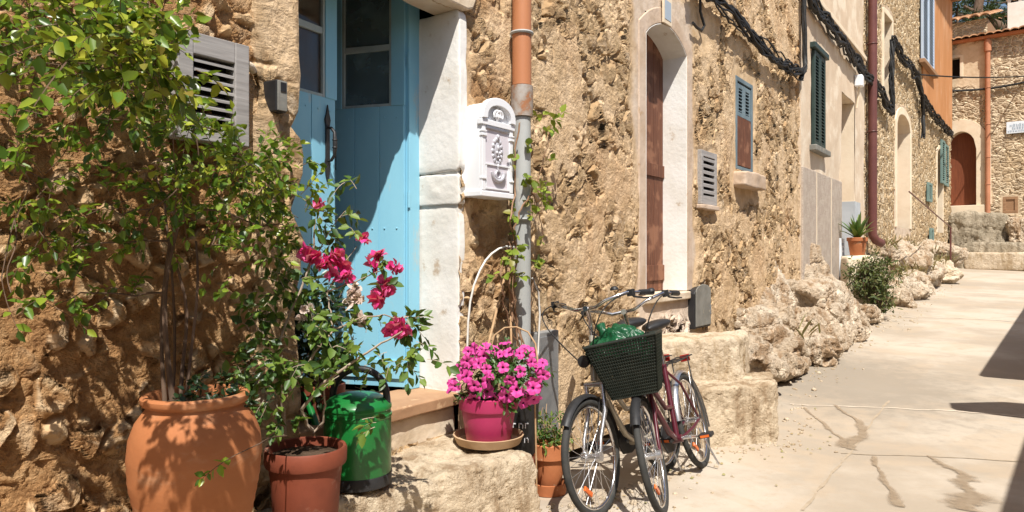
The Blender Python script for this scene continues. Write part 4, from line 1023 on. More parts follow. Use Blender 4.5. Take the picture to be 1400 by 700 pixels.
MB().prism(pts, -.085, .02).build('box', M['black_plastic'], mc, bevel=.006)
pts = [(x_+(.02 if x_ < cmx else -.02), z_+(.02 if z_ < cmx else -.015)) for x_, z_ in pts]
MB().prism(pts, -.097, -.0855).build('cover_plate', M['grey_paint'], mc, bevel=.004)
MB().box(mx1-.05, mx1-.035, -.105, -.0975, (mz0+mz1)/2-.05, (mz0+mz1)/2+.05).build('latch', M['grey_metal'], mc); settle(mc)
gb = thing('meter_box', 'tall dull grey steel box low on the wall beside the drainpipe foot', 'cabinet', A)
bx0, bx1 = A.x(733, .10), A.x(764, .10); bz1 = A.z(750, 453, .10)
MB().box(bx0, bx1, -.10, .03, .02, bz1).build('case', M['grey_box'], gb, bevel=.006)
MB().box(bx0+.02, bx1-.02, -.106, -.1005, .06, bz1-.03).build('door', M['grey_metal'], gb, bevel=.003); settle(gb)

# ================================================================ steps and rocks
tag(place(rough_block('stone_step', [(2.0,-.36,.0), (3.20,-.66,-.02), (3.42,.0,-.02), (2.0,.0,-.02), (2.02,-.31,.462), (3.21,-.60,.475), (3.36,.02,.49), (2.0,.02,.47)], M['step_stone'], None, n=100, amp=.045, rnd=14, seed=60, fscale=3), A),
    'big worn stone step with the green can below the blue door', 'step', 'rough steps along the stone house')
tag(place(rough_block('stone_ledge', [(.1,-.95,-.02), (2.06,-.56,-.02), (2.06,.0,-.02), (.1,.0,-.02), (.1,-.92,.415), (2.05,-.52,.415), (2.05,.02,.42), (.1,.02,.42)], M['step_stone'], None, n=40, amp=.03, rnd=14, seed=61, fscale=3), A),
    'rough stone ledge carrying the big urn and red pot against the wall', 'ledge')
tag(place(rough_block('kerb_stone', [(2.5,-1.05,-.03), (3.35,-.86,-.03), (3.45,-.60,-.03), (2.5,-.62,-.03), (2.5,-1.03,.05), (3.33,-.84,.06), (3.42,-.62,.07), (2.5,-.64,.07)], M['step_pale'], None, n=26, amp=.025, rnd=9, seed=62, fscale=4), A),
    'low pale kerb stone on the ground before the big step', 'kerb stone')
tag(rough_block('stone_step', [(1.44,5.66,-.05), (2.16,5.86,-.05), (2.35,6.6,-.02), (1.55,6.5,-.05), (1.42,5.70,.455), (2.14,5.90,.475), (2.30,6.5,.47), (1.5,6.4,.47)], M['step_stone'], None, n=90, amp=.04, rnd=18, seed=63, fscale=3),
    'lower pale stone step behind the maroon bicycle', 'step', 'rough steps along the stone house')
tag(rough_block('stone_step', [(1.0,6.02,.0), (1.93,6.16,.0), (2.25,6.9,.0), (1.3,6.6,.0), (1.02,6.04,.80), (1.92,6.18,.81), (2.2,6.75,.81), (1.25,6.55,.80)], M['step_pale'], None, n=90, amp=.035, rnd=20, seed=64, fscale=3),
    'upper stone step under the grey meter cover', 'step', 'rough steps along the stone house')
def rk(px, py, d, r, seed, rot=0): return (wp(px, py, d), r, seed, 6, 22, .16, rot)
tag(rocks('rock_outcrop', [rk(1045, 452, 9.4, (.62, .62, .62), 11), rk(1112, 432, 10.2, (.74, .62, .52), 12, .6), rk(1152, 440, 11.2, (.55, .52, .34), 13, .3), rk(1045, 500, 7.9, (.42, .46, .20), 14),
     rk(1076, 402, 10.9, (.66, .5, .66), 15), rk(1100, 478, 9.1, (.58, .42, .22), 16, .7), rk(1012, 462, 8.5, (.42, .42, .50), 17), rk(1060, 478, 8.5, (.42, .42, .34), 19, .4), rk(1145, 458, 10.5, (.42, .42, .20), 20), rk(1086, 372, 11.2, (.5, .4, .46), 21), rk(1020, 492, 7.4, (.30, .3, .22), 22), rk(1055, 430, 9.9, (.85, .42, .72), 24, .9), rk(1105, 455, 9.7, (.7, .4, .42), 25, .9), rk(1065, 490, 8.3, (.6, .4, .28), 26, .8), rk(1135, 425, 11.0, (.7, .4, .46), 27, .9), rk(1178, 432, 11.9, (.30, .34, .22), 23)],
     M['rock']), 'big pale limestone outcrop bulging from the wall foot before the dark shrub', 'rock')
tag(rocks('rock_outcrop', [rk(1203, 352, 16.6, (.6, .6, .36), 31), rk(1230, 356, 17.2, (.75, .6, .44), 32), rk(1215, 398, 14.8, (.36, .45, .5), 33), rk(1240, 392, 15.8, (.6, .55, .42), 34, .5), rk(1262, 374, 17.4, (.62, .7, .40), 35), rk(1222, 412, 14.3, (.36, .5, .38), 36),
     rk(1238, 398, 16.2, (1.5, .45, .34), 43, .9), rk(1190, 368, 15.2, (.42, .45, .36), 38), rk(1266, 350, 19.7, (.8, .7, .36), 39), rk(1290, 352, 21, (.65, .7, .44), 40), rk(1248, 400, 15.2, (.40, .5, .3), 42)], M['rock']), 'tumbled pale rocks under the rubble house past the dark shrub', 'rock')
tag(rocks('boulder', [rk(1288, 374, 18.3, (.46, .5, .34), 41)], M['step_pale']), 'tan rounded boulder at the road edge near the street end', 'rock')

# ================================================================ plants
def unit(a): return a/np.maximum(np.linalg.norm(a, axis=-1, keepdims=True), 1e-9)
def leaf_arrays(B_, D, L, wr=.5, fold=.22, curl=.18, upb=.9, seed=0, thick=0):
    """folded oval leaves: six vertices and two faces each"""
    g = np.random.default_rng(seed); n = len(B_); D = unit(D)
    up = np.array([0, -.35, 1.0])*upb+g.normal(0, .55, (n, 3)); s = unit(np.cross(D, up)); nn = np.cross(s, D)
    L = np.asarray(L)[:, None]; w_ = L*wr*.5*g.uniform(.8, 1.2, (n, 1))
    v = [B_, B_+D*L*.35+s*w_+nn*w_*fold, B_+D*L*.72+s*w_*.72+nn*(w_*fold*.6-L*curl*.4), B_+D*L-nn*L*curl, B_+D*L*.72-s*w_*.72+nn*(w_*fold*.6-L*curl*.4), B_+D*L*.35-s*w_+nn*w_*fold]
    V = np.stack(v, 1).reshape(-1, 3); o = (np.arange(n)*6)[:, None]
    F = np.concatenate([o+np.array([[0, 1, 2, 3]]), o+np.array([[0, 3, 4, 5]])])
    return V, F
def twigs(starts, dirs, lens, nleaf, leaf, seed, droop=.25, spread=.9, rad=.0016):
    """thin bent twigs with alternate leaves; returns a twig builder and leaf bases, directions, lengths"""
    g = np.random.default_rng(seed); mb = MB(); LB = []; LD = []; LL = []
    for p, d, l in zip(starts, dirs, lens):
        d = unit(np.asarray(d)); side = unit(np.cross(d, g.normal(size=3))); q = []
        bend = g.normal(0, .25, 3)+np.array([0, 0, -droop])
        for k in range(5): t = k/4; q.append(p+d*l*t+bend*l*t*t*.6)
        q = np.array(q); mb.tube(q, list(np.linspace(rad, rad*.5, 5)), 3, cap=False)
        n = max(3, int(nleaf*g.uniform(.7, 1.3)))
        for k in range(n):
            t = .12+.88*(k+.5)/n; i = min(3, int(t*4)); b = q[i]+(q[i+1]-q[i])*(t*4-i); tg = unit(q[i+1]-q[i])
            sd = side*(1 if k % 2 else -1)+g.normal(0, .5, 3)
            LB.append(b); LD.append(tg*.55+unit(sd)*spread+np.array([0, 0, -.12])); LL.append(leaf*g.uniform(.6, 1.25))
        LB.append(q[-1]); LD.append(unit(q[-1]-q[-2])); LL.append(leaf*g.uniform(.7, 1.1))
    return mb, np.array(LB), np.array(LD), np.array(LL)
def limb(mb, p, q, r0, r1, seed, wob_=.12, seg=6, n=9):
    g = np.random.default_rng(seed); p, q = np.array(p, float), np.array(q, float); L = np.linalg.norm(q-p); m1 = g.normal(0, wob_, 3)*L; m2 = g.normal(0, wob_*.6, 3)*L; pts = []
    for t in np.linspace(0, 1, n): pts.append(p+(q-p)*t+m1*sin(pi*t)*.6+m2*sin(2*pi*t)*.4)
    mb.tube(pts, list(np.linspace(r0, r1, n)), seg); return pts
def walld(px): u = (px-700)/1000; return (A.o[0]*A.n[0]+A.o[1]*A.n[1])/(u*A.n[0]+A.n[1])
def crown(blobs, seed, nleaf, leaf, tl=(.06, .14), depth=(.80, .96), droop=.25, outward=.6, dens=1.0):
    """twig starts spread through clumps given as (px, py, rx, ry, twigs)"""
    g = np.random.default_rng(seed); st = []; di = []; ctr = []
    for (px, py, rx, ry, n) in blobs:
        base = g.uniform(*depth); c = np.array(wp(px, py, walld(px)*base)); ctr.append(c); s_ = walld(px)*base/1000
        for _ in range(max(1, int(n*dens*(.70 if py > 285 else .75 if px < 95 and py > 130 else 1.4 if py < 135 and 90 < px < 240 else 1.3 if px > 200 and py > 195 else 1.1)))):
            o = np.array([g.normal(0, .5)*rx*s_, g.normal(0, .07), g.normal(0, .5)*ry*s_]); st.append(c+o)
            di.append(unit(o+1e-6)*outward+g.normal(0, .6, 3)+np.array([0, -.25, .12]))
    return np.array(st), np.array(di), g.uniform(*tl, len(st)), ctr
# --- big urn and the tall shrub trained up the wall
uc = wp(268, 600, 2.42); ub = A.local(uc[0], uc[1]); UZ = .425
urn = tag(place(MB().lathe([(.112, 0), (.118, .01)]+[(r_+.0022*(k_ % 2), z_) for k_, (r_, z_) in enumerate([(np.interp(q_, [.03, .10, .22, .34, .43], [.124, .142, .175, .200, .207]), q_) for q_ in np.linspace(.03, .43, 27)])]+[(.202, .485), (.184, .535), (.162, .566), (.151, .580), (.150, .588), (.162, .594), (.167, .604), (.167, .616), (.160, .624), (.143, .622), (.136, .61), (.136, .57), (.15, .54), (.05, .54)], 64,
      (0, 0, 0), .006).build('urn', M['terra'], None, smooth=40, fix=False), A), 'big bulging terracotta urn with rolled rim under the tall shrub', 'urn')
urn.location = (uc[0], uc[1], UZ)
sh = thing('climbing_shrub', 'tall sprawling green shrub growing from the big terracotta urn up the wall', 'shrub'); tb = MB()
top = np.array([uc[0], uc[1], UZ+.56])
stems = []
for k, (px0, px1, py1, r) in enumerate(((228, 232, 330, .0085), (240, 246, 300, .011), (246, 236, 350, .008), (252, 268, 330, .0065), (234, 226, 290, .0065))):
    p = np.array(wp(px0, 530, 2.42+.02*k)); q = np.array(wp(px1, py1, 2.50+.03*k)); stems.append(limb(tb, (p[0], p[1], UZ+.5), q, r, r*.6, 100+k, .06))
blobs = [(22, 18, 30, 24, 12), (60, 75, 60, 36, 20), (20, 70, 30, 30, 12), (138, 92, 50, 36, 20), (150, 40, 50, 30, 18), (182, 30, 38, 30, 16), (218, 14, 16, 14, 6), (172, 80, 48, 36, 24), (190, 112, 32, 34, 16), (165, 128, 45, 25, 20),
         (130, 160, 40, 26, 9), (190, 146, 46, 26, 16), (50, 150, 34, 24, 6), (20, 185, 30, 30, 14), (35, 235, 40, 35, 22), (70, 250, 24, 20, 6), (20, 300, 35, 40, 20), (60, 320, 40, 35, 18), (50, 270, 45, 30, 14), (95, 345, 30, 25, 12), (110, 400, 35, 22, 10), (75, 415, 25, 20, 7), (185, 405, 25, 18, 9),
         (236, 176, 32, 20, 12), (262, 168, 22, 16, 7), (292, 178, 24, 22, 8), (322, 216, 32, 20, 12), (356, 200, 26, 26, 11), (362, 238, 32, 24, 16), (382, 236, 24, 18, 10), (345, 262, 40, 35, 24), (390, 275, 30, 35, 17), (360, 310, 35, 30, 18), (405, 320, 28, 30, 12),
         (212, 240, 36, 22, 16), (245, 256, 38, 24, 18), (285, 252, 38, 22, 20), (205, 286, 32, 22, 11), (266, 302, 40, 24, 14), (310, 290, 35, 30, 16), (165, 295, 25, 25, 8), (345, 345, 30, 25, 12), (195, 330, 35, 20, 9), (290, 335, 30, 20, 8), (345, 225, 30, 30, 12), (100, 40, 40, 30, 12), (15, 400, 20, 30, 5)]
# boughs leaning out over the urn, some of them above the picture
out_blobs = [(160, 70, 55, 36, 18), (120, 20, 60, 40, 18), (200, -40, 70, 40, 24), (90, -60, 60, 50, 22), (175, 128, 45, 20, 12), (150, -120, 80, 50, 24), (250, -130, 70, 50, 20)]
st, di, ln_, ctr = crown(blobs, 5, 9, .03, dens=.66)
s2, d2_, l2_, c2_ = crown(out_blobs, 15, 9, .03, depth=(.66, .78), dens=.7)
s3, d3_, l3_, c3_ = crown([(150, 60, 50, 30, 20), (205, 88, 34, 26, 16), (175, 20, 50, 30, 14), (180, 112, 40, 18, 10)], 16, 9, .03, depth=(.57, .63))
s2 = np.concatenate([s2, s3]); d2_ = np.concatenate([d2_, d3_]); l2_ = np.concatenate([l2_, l3_]); c2_ = c2_+c3_
st = np.concatenate([st, s2]); di = np.concatenate([di, d2_]); ln_ = np.concatenate([ln_, l2_]); ctr = np.concatenate([ctr, c2_])
tops = [s_[-1] for s_ in stems]
nodes = [(t, .0052) for t in tops]+[(s_[5], .005) for s_ in stems]; hub = np.mean(tops, 0)
for k in sorted(range(len(ctr)), key=lambda k: np.linalg.norm(ctr[k]-hub)):
    c = ctr[k]; j = int(np.argmin([np.linalg.norm(c-t) for t, _ in nodes])); p, r_ = nodes[j]; r2 = max(.0016, r_*.72)
    limb(tb, p, c, r_*.85, r2, 200+k, .10, 5); nodes.append((c, r2))
tw, LB, LD, LL = twigs(st, di, ln_, 8, .036, 6)
tb.merge(tw); tb.build('trunk', M['bark'], sh, smooth=60, fix=False)
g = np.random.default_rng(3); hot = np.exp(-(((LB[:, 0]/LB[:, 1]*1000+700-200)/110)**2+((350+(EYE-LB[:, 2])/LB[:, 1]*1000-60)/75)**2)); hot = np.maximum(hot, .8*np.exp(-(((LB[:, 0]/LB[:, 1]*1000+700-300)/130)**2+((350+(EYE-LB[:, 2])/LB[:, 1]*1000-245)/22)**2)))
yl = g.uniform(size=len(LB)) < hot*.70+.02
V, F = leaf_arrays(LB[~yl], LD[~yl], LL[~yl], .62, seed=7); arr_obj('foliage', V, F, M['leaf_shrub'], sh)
V, F = leaf_arrays(LB[yl], LD[yl], LL[yl]*.95, .62, seed=8); arr_obj('yellow_foliage', V, F, M['leaf_yellow'], sh)  # yellower leaves, gathered round two spots of the crown
# drooping sprig in front of the urn and one at the left edge
sp = []; 
for (p0, p1, k) in (((322, 622, 2.16), (266, 652, 2.08), 9), ((2, 380, 2.0), (10, 446, 1.98), 4)):
    a_, b_ = np.array(wp(*p0)), np.array(wp(*p1)); sp.append((a_, b_, k))
links = [[(wp(392, 596, 2.70), wp(356, 606, 2.30), .003), (wp(356, 606, 2.30), sp[0][0], .002)], [(ctr[16], sp[1][0], .002)]]
for (a_, b_, k_), lk in zip(sp, links):
    tw2, B2, D2, L2 = twigs([a_], [b_-a_], [np.linalg.norm(b_-a_)], k_, .036, 9, .05)
    for q, (p0, p1, r_) in enumerate(lk): limb(tw2, p0, p1, r_, .0016, 4+q, .02)
    tw2.build('trailing_stem', M['bark'], sh, fix=False); V, F = leaf_arrays(B2, D2, L2, .55, seed=10); arr_obj('trailing_foliage', V, F, M['leaf_shrub'], sh)
# undergrowth in the urn
g = np.random.default_rng(12); n = 46; p = np.array([uc[0]+.06, uc[1]+.02, UZ+.60])+g.normal(0, 1, (n, 3))*np.array([.07, .05, .035])
tw3, B3, D3, L3 = twigs(p, g.normal(0, .7, (n, 3))+np.array([0, 0, .5]), g.uniform(.04, .09, n), 6, .024, 13); V, F = leaf_arrays(B3, D3, L3, .6, seed=14); arr_obj('undergrowth', V, F, M['leaf_dark'], sh); settle(sh)
tag(place(MB().lathe([(.0001, .01), (.08, .012), (.142, 0)], 30).build('soil', M['soil'], urn, smooth=60, fix=False), Frame((0, 0), 0)), None).location = (0, 0, .585)

# --- red terracotta pot with the bougainvillea
pc = wp(418, 600, 2.86); PZ = .425
pot = tag(MB().lathe([(.112, 0), (.120, .012), (.133, .20), (.140, .262), (.153, .266), (.157, .278), (.158, .325), (.153, .333), (.142, .330), (.138, .30), (.136, .25), (.03, .25)], 48, (0, 0, 0), .003).build('terracotta_pot', M['terra_red'], None, smooth=35, fix=False), 'red terracotta pot with lime stains holding the bougainvillea', 'pot'); pot.location = (pc[0], pc[1], PZ)
s_ = MB().lathe([(.0001, .015), (.07, .012), (.139, 0)], 28).build('soil', M['soil'], pot, smooth=60, fix=False); s_.location = (0, 0, .298)
bo = thing('bougainvillea', 'bougainvillea with hot pink and pale flowers growing from the red terracotta pot', 'bougainvillea'); tb = MB()
root_p = np.array([pc[0]-.02, pc[1], PZ+.29])
W3 = lambda px, py, d: np.array(wp(px, py, d))
paths = [[(392, 592, 2.86), (382, 540, 2.84), (378, 480, 2.86), (400, 420, 2.9), (425, 360, 2.95), (432, 300, 3.0)],
         [(425, 590, 2.86), (412, 560, 2.82), (440, 525, 2.78), (475, 500, 2.8), (520, 470, 2.86), (548, 455, 2.9)],
         [(400, 530, 2.80), (432, 480, 2.82), (455, 452, 2.85), (500, 430, 2.9), (540, 432, 2.95), (575, 440, 3.0)],
         [(455, 452, 2.85), (450, 420, 2.9), (446, 400, 2.95), (462, 370, 3.0), (490, 335, 3.05)],
         [(446, 400, 2.95), (485, 385, 3.0), (520, 370, 3.05), (538, 362, 3.1)],
         [(430, 590, 2.88), (444, 575, 2.86), (446, 540, 2.84), (446, 500, 2.84), (470, 470, 2.86)],
         [(378, 480, 2.86), (355, 450, 2.8), (345, 430, 2.78)], [(382, 540, 2.84), (350, 520, 2.76), (335, 500, 2.74)], [(425, 360, 2.95), (450, 345, 3.0), (470, 355, 3.0)], [(432, 300, 3.0), (436, 282, 3.0)], [(425, 360, 2.95), (455, 310, 3.05), (470, 290, 3.1)]]
for k, pth in enumerate(paths):
    P = np.array([W3(*q) for q in pth]); D = []
    for a_, b_ in zip(P, P[1:]):
        for t in np.linspace(0, 1, 5, endpoint=False): D.append(a_+(b_-a_)*t)
    D.append(P[-1]); D = np.array(D)+fbm(np.arange(len(D))[:, None]*np.array([[.6, 0, 0]])+k, 1, 2, k)[:, None]*.006
    r0 = .008 if k < 2 else .0052 if k in (2, 5) else .0035
    tb.tube(D, list(np.linspace(r0, r0*.4, len(D))), 6)
g = np.random.default_rng(21); st = []; di = []
for (px, py, rx, ry, n, d0, d1) in ((350, 450, 25, 30, 22, 2.7, 2.85), (345, 500, 28, 28, 26, 2.66, 2.8), (365, 540, 28, 25, 22, 2.66, 2.8), (400, 400, 30, 35, 20, 2.85, 3.0), (420, 450, 35, 30, 26, 2.75, 2.92), (400, 500, 35, 30, 24, 2.7, 2.85), (440, 500, 30, 22, 14, 2.72, 2.85), (450, 330, 30, 25, 12, 2.95, 3.1), (425, 300, 25, 25, 10, 2.95, 3.05),
         (385, 355, 30, 30, 16, 2.85, 3.0), (470, 300, 18, 14, 6, 3.05, 3.15), (490, 440, 30, 22, 14, 2.82, 2.95), (530, 438, 28, 12, 11, 2.9, 3.0), (562, 440, 22, 10, 11, 2.95, 3.05), (560, 490, 24, 24, 15, 2.85, 3.0), (520, 490, 30, 14, 10, 2.82, 2.95), (470, 480, 28, 20, 12, 2.78, 2.9), (515, 355, 18, 20, 6, 3.0, 3.1), (500, 390, 20, 20, 4, 2.95, 3.05), (505, 575, 22, 10, 5, 2.74, 2.82), (480, 255, 15, 12, 4, 3.05, 3.1), (380, 580, 20, 10, 6, 2.72, 2.8), (370, 420, 22, 26, 12, 2.76, 2.9)):
    for _ in range(max(2, int(n*.62))): st.append(W3(px+g.normal(0, .5)*rx, py+g.normal(0, .5)*ry, g.uniform(d0, d1))); di.append(g.normal(0, .7, 3)+np.array([.1, -.2, -.1]))
tw, LB, LD, LL = twigs(st, di, g.uniform(.04, .10, len(st)), 5, .046, 22, .35, .8)
tb.merge(tw); tb.build('stem', M['pale_bark'], bo, smooth=60, fix=False); V, F = leaf_arrays(LB, LD, LL, .62, .25, .22, seed=23); arr_obj('foliage', V, F, M['leaf_boug'], bo)
def bract_mesh(mat, seed, r=.034):
    g = np.random.default_rng(seed); n = 22; d = unit(g.normal(size=(n, 3))+np.array([0, -.3, .1])); b = g.normal(0, .18, (n, 3))*r
    V, F = leaf_arrays(b, d, g.uniform(.8, 1.15, n)*r*1.15, .95, .35, .1, .6, seed); 
    o = arr_obj('flower', V, F, mat); return o
protos = [bract_mesh(M['bract'], 50+k) for k in range(3)]; pale = bract_mesh(M['pale_bract'], 60, .032)
fl = [(437, 280, 3.0, 0), (496, 327, 3.04, 1), (418, 345, 2.93, 2), (428, 350, 2.93, 0), (442, 362, 2.95, 1), (452, 372, 2.95, 2), (462, 352, 2.97, 0), (472, 364, 2.98, 1), (462, 378, 2.96, 2), (450, 355, 2.97, 1), (475, 378, 2.98, 0), (516, 348, 3.06, 1), (510, 362, 3.05, 2), (540, 366, 3.08, 0), (528, 390, 3.02, 1), (521, 400, 3.01, 2), (514, 411, 3.0, 0), (535, 450, 2.92, 1), (553, 453, 2.93, 2), (545, 442, 2.94, 0)]
wh = [(482, 400, 2.97), (490, 408, 2.97), (478, 412, 2.96), (486, 392, 2.98), (416, 424, 2.84), (412, 434, 2.84), (424, 422, 2.85), (493, 438, 2.92)]
used = set()
for k, (px, py, d, j) in enumerate(fl):
    o = protos[j] if j not in used else protos[j].copy()
    if j in used: COL.objects.link(o)
    used.add(j); o.location = wp(px, py, d); o.rotation_euler = (g.uniform(0, 6), g.uniform(0, 6), g.uniform(0, 6)); s_ = g.uniform(.8, 1.15); o.scale = (s_,)*3; o.parent = bo
for k, (px, py, d) in enumerate(wh):
    o = pale if k == 0 else pale.copy()
    if k: COL.objects.link(o)
    o.name = 'pale_flower'; o.location = wp(px, py, d); o.rotation_euler = (g.uniform(0, 6), g.uniform(0, 6), g.uniform(0, 6)); s_ = g.uniform(.6, 1.0) if px > 450 else .55; o.scale = (s_,)*3; o.parent = bo
    if k == 0: o['label'] = 'pale whitish flower'
settle(bo)
# --- pot with the dark bush standing in the doorway
x_ = A.x(438, -.10); dp = A.world(x_, .10); DZ = .714
po = tag(MB().lathe([(.080, 0), (.085, .01), (.105, .12), (.118, .125), (.120, .165), (.112, .170), (.106, .15), (.03, .14)], 40).build('terracotta_pot', M['terra_red'], None, smooth=35, fix=False), 'small red terracotta pot of dark foliage on the blue door threshold', 'pot'); po.location = (dp[0], dp[1], DZ)
db = thing('dark_bush', 'dense dark green bush in the pot standing on the door threshold', 'bush'); g = np.random.default_rng(31)
n = 170; P = np.array([dp[0]-.05, dp[1]-.04, DZ+.42])+g.normal(0, 1, (n, 3))*np.array([.095, .06, .15])
tw, LB, LD, LL = twigs(P, g.normal(0, .7, (n, 3))+np.array([0, -.2, .3]), g.uniform(.05, .11, n), 6, .048, 32)
for k in range(7): limb(tw, (dp[0]+g.normal(0, .004), dp[1], DZ+.14), P[k*9], .006, .003, 33+k, .08)
tw.build('stem', M['bark'], db, fix=False); V, F = leaf_arrays(LB, LD, LL, .5, seed=34); arr_obj('foliage', V, F, M['leaf_dark'], db); settle(db)

# --- green can
cc = wp(489, 640, 3.30); CZ = .478
gc = thing('watering_can', 'green enamel can with black base and arched black handle on the big step', 'watering can'); gc.location = (cc[0], cc[1], CZ)
MB().lathe([(.148, .052), (.150, .06), (.150, .30), (.153, .304), (.153, .314), (.148, .318), (.148, .335), (.152, .340), (.152, .352), (.145, .362), (.125, .382), (.090, .398), (.05, .405), (.0001, .407)], 56).build('body', M['green_can'], gc, smooth=35, fix=False)
MB().lathe([(.146, 0), (.152, .004), (.152, .048), (.149, .053), (.10, .053)], 48).build('base', M['black_plastic'], gc, smooth=35, fix=False)
ang = atan(-.211); hd = []
for a_ in np.linspace(pi*.97, -.02*pi, 20): hd.append((.128*cos(a_)+.005, .02-.02*cos(a_), .345+.165*max(0, sin(a_))**.7))
MB().tube(hd, [.016]*20, 12).build('handle', M['black_plastic'], gc, smooth=50)
MB().tube([(-.125, .06, .10), (-.19, .10, .16), (-.25, .14, .30), (-.29, .16, .38)], [.024, .02, .016, .014], 12).build('spout', M['green_can'], gc, smooth=50)

# --- magenta pot of petunias on its saucer
fc = wp(668, 604, 3.98); FZ = .482
sa = tag(MB().lathe([(.150, 0), (.172, .006), (.190, .045), (.193, .052), (.186, .054), (.172, .022), (.06, .018)], 48).build('plant_saucer', M['saucer_clay'], None, smooth=35, fix=False), 'pale clay saucer under the magenta flower pot', 'saucer', None); sa.location = (fc[0], fc[1], FZ)
mp = tag(MB().lathe([(.118, 0), (.122, .006), (.140, .12), (.147, .165), (.158, .168), (.161, .178), (.163, .235), (.155, .24), (.150, .22), (.03, .21)], 48).build('flower_pot', M['magenta'], None, smooth=35, fix=False), 'magenta plastic pot full of pink petunias on the big step', 'pot'); mp.location = (fc[0], fc[1], FZ+.022)
pe = thing('petunia', 'bright pink petunias spilling over the magenta plastic pot', 'petunia'); g = np.random.default_rng(41)
ctr_ = np.array([fc[0]+.06, fc[1], FZ+.36]); RAD = np.array([.24, .19, .17])
n = 120; d = unit(g.normal(size=(n, 3))+np.array([0, -.2, .15])); P = ctr_+d*RAD*g.uniform(.3, .85, (n, 1))
tw, LB, LD, LL = twigs(P, d+g.normal(0, .5, (n, 3)), g.uniform(.04, .09, n), 6, .04, 42)
for k in range(10): limb(tw, (fc[0]+g.normal(0, .05), fc[1]+g.normal(0, .04), FZ+.22), P[k*8], .004, .002, 43+k, .08)
tw.build('stem', M['leaf_petunia'], pe, fix=False); V, F = leaf_arrays(LB, LD, LL, .5, seed=44); arr_obj('foliage', V, F, M['leaf_petunia'], pe)
def petunia_mesh(seed, r=.043):
    g = np.random.default_rng(seed); mb = MB(); seg = 30
    prof = [(.10, -.75, 1), (.14, -.35, 1), (.20, -.08, 1), (.34, .02, 0), (.66, .08, 0), (1.0, .05, 0)]
    vs = []
    for i, (q, z, _) in enumerate(prof):
        for k in range(seg):
            a_ = 2*pi*k/seg; lobe = 1-(.16*abs(cos(2.5*a_))**6 if i > 3 else 0)-(.05*(i > 4)*sin(11*a_+seed)); zz = z+(.10*sin(5*a_+seed)+.06*sin(9*a_))*(q > .5)
            vs.append((r*q*lobe*cos(a_), r*q*lobe*sin(a_), r*zz))
    f0 = []; f1 = []
    for i in range(len(prof)-1):
        for k in range(seg): (f1 if i < 2 else f0).append((i*seg+k, i*seg+(k+1)%seg, (i+1)*seg+(k+1)%seg, (i+1)*seg+k))
    mb.add(vs, f0); mb.mi = 1; mb.f += f1; mb.m += [1]*len(f1)
    return mb.build('flower', [M['petunia'], M['petunia_eye']], None, smooth=60, fix=False)
pp_ = [petunia_mesh(k) for k in range(3)]; pts = []
tries = 0
while len(pts) < 66 and tries < 6000:
    tries += 1; d = unit(g.normal(size=3)+np.array([.03, -.45, .28]))
    if d[2] < -.75: continue
    p = ctr_+d*RAD*g.uniform(.86, 1.16)
    if p[2] < FZ+.2: p[2] = FZ+.2+g.uniform(0, .05)
    if all(np.linalg.norm(p-q) > .053 for q, _ in pts): pts.append((p, d))
for i, (p, d) in enumerate(pts):
    o = pp_[i] if i < 3 else pp_[i % 3].copy()
    if i >= 3: COL.objects.link(o)
    dd = unit(d/RAD*.15+g.normal(0, .5, 3)+np.array([0, -.45, .15])); o.location = p; o.rotation_euler = Vector(dd).to_track_quat('Z', 'Y').to_euler(); s_ = g.uniform(.62, 1.14); o.scale = (s_, s_*g.uniform(.8, 1), s_); o.parent = pe
settle(pe)
# --- small potted plant on the ground by the wall, with the dark patterned pot behind
tc = wp(751, 655, 4.62)
ts = tag(MB().lathe([(.095, 0), (.105, .004), (.112, .055), (.114, .072), (.106, .074), (.098, .02), (.04, .016)], 40).build('plant_saucer', M['terra_pot'], None, smooth=35, fix=False), 'orange terracotta saucer on the ground beside the front bicycle wheel', 'saucer'); ts.location = (tc[0], tc[1], .005)
tp = tag(MB().lathe([(.072, 0), (.076, .008), (.094, .17), (.098, .20), (.114, .203), (.117, .29), (.110, .297), (.104, .27), (.03, .26)], 40).build('terracotta_pot', M['terra_pot'], None, smooth=35, fix=False), 'orange terracotta pot on a saucer between step and bicycles', 'pot'); tp.location = (tc[0], tc[1], .030)
pl_ = thing('pot_plant', 'low leafy plant with dry stalks in the orange pot by the bicycles', 'plant'); g = np.random.default_rng(51); n = 70
P = np.array([tc[0], tc[1], .36])+g.normal(0, 1, (n, 3))*np.array([.055, .05, .05])
tw, LB, LD, LL = twigs(P, g.normal(0, .6, (n, 3))+np.array([0, 0, .6]), g.uniform(.04, .10, n), 6, .038, 52)
for k in range(5): limb(tw, (tc[0]+g.normal(0, .03), tc[1], .30), P[k*9]+np.array([0, 0, .08]), .003, .002, 53+k, .1)
tw.build('stem', M['cane'], pl_, fix=False); V, F = leaf_arrays(LB, LD, LL, .35, seed=54); arr_obj('foliage', V, F, M['leaf_boug'], pl_); settle(pl_)
kc = wp(712, 570, 4.46)
kp = thing('planter', 'black planter with white marks half hidden behind the magenta pot', 'planter'); kp.location = (kc[0], kc[1], .30)
MB().lathe([(.085, 0), (.09, .01), (.112, .30), (.116, .31), (.105, .31), (.03, .28)], 36).build('pot', M['black_plastic'], kp, smooth=35, fix=False)
wm_ = MB(); g = random.Random(8)
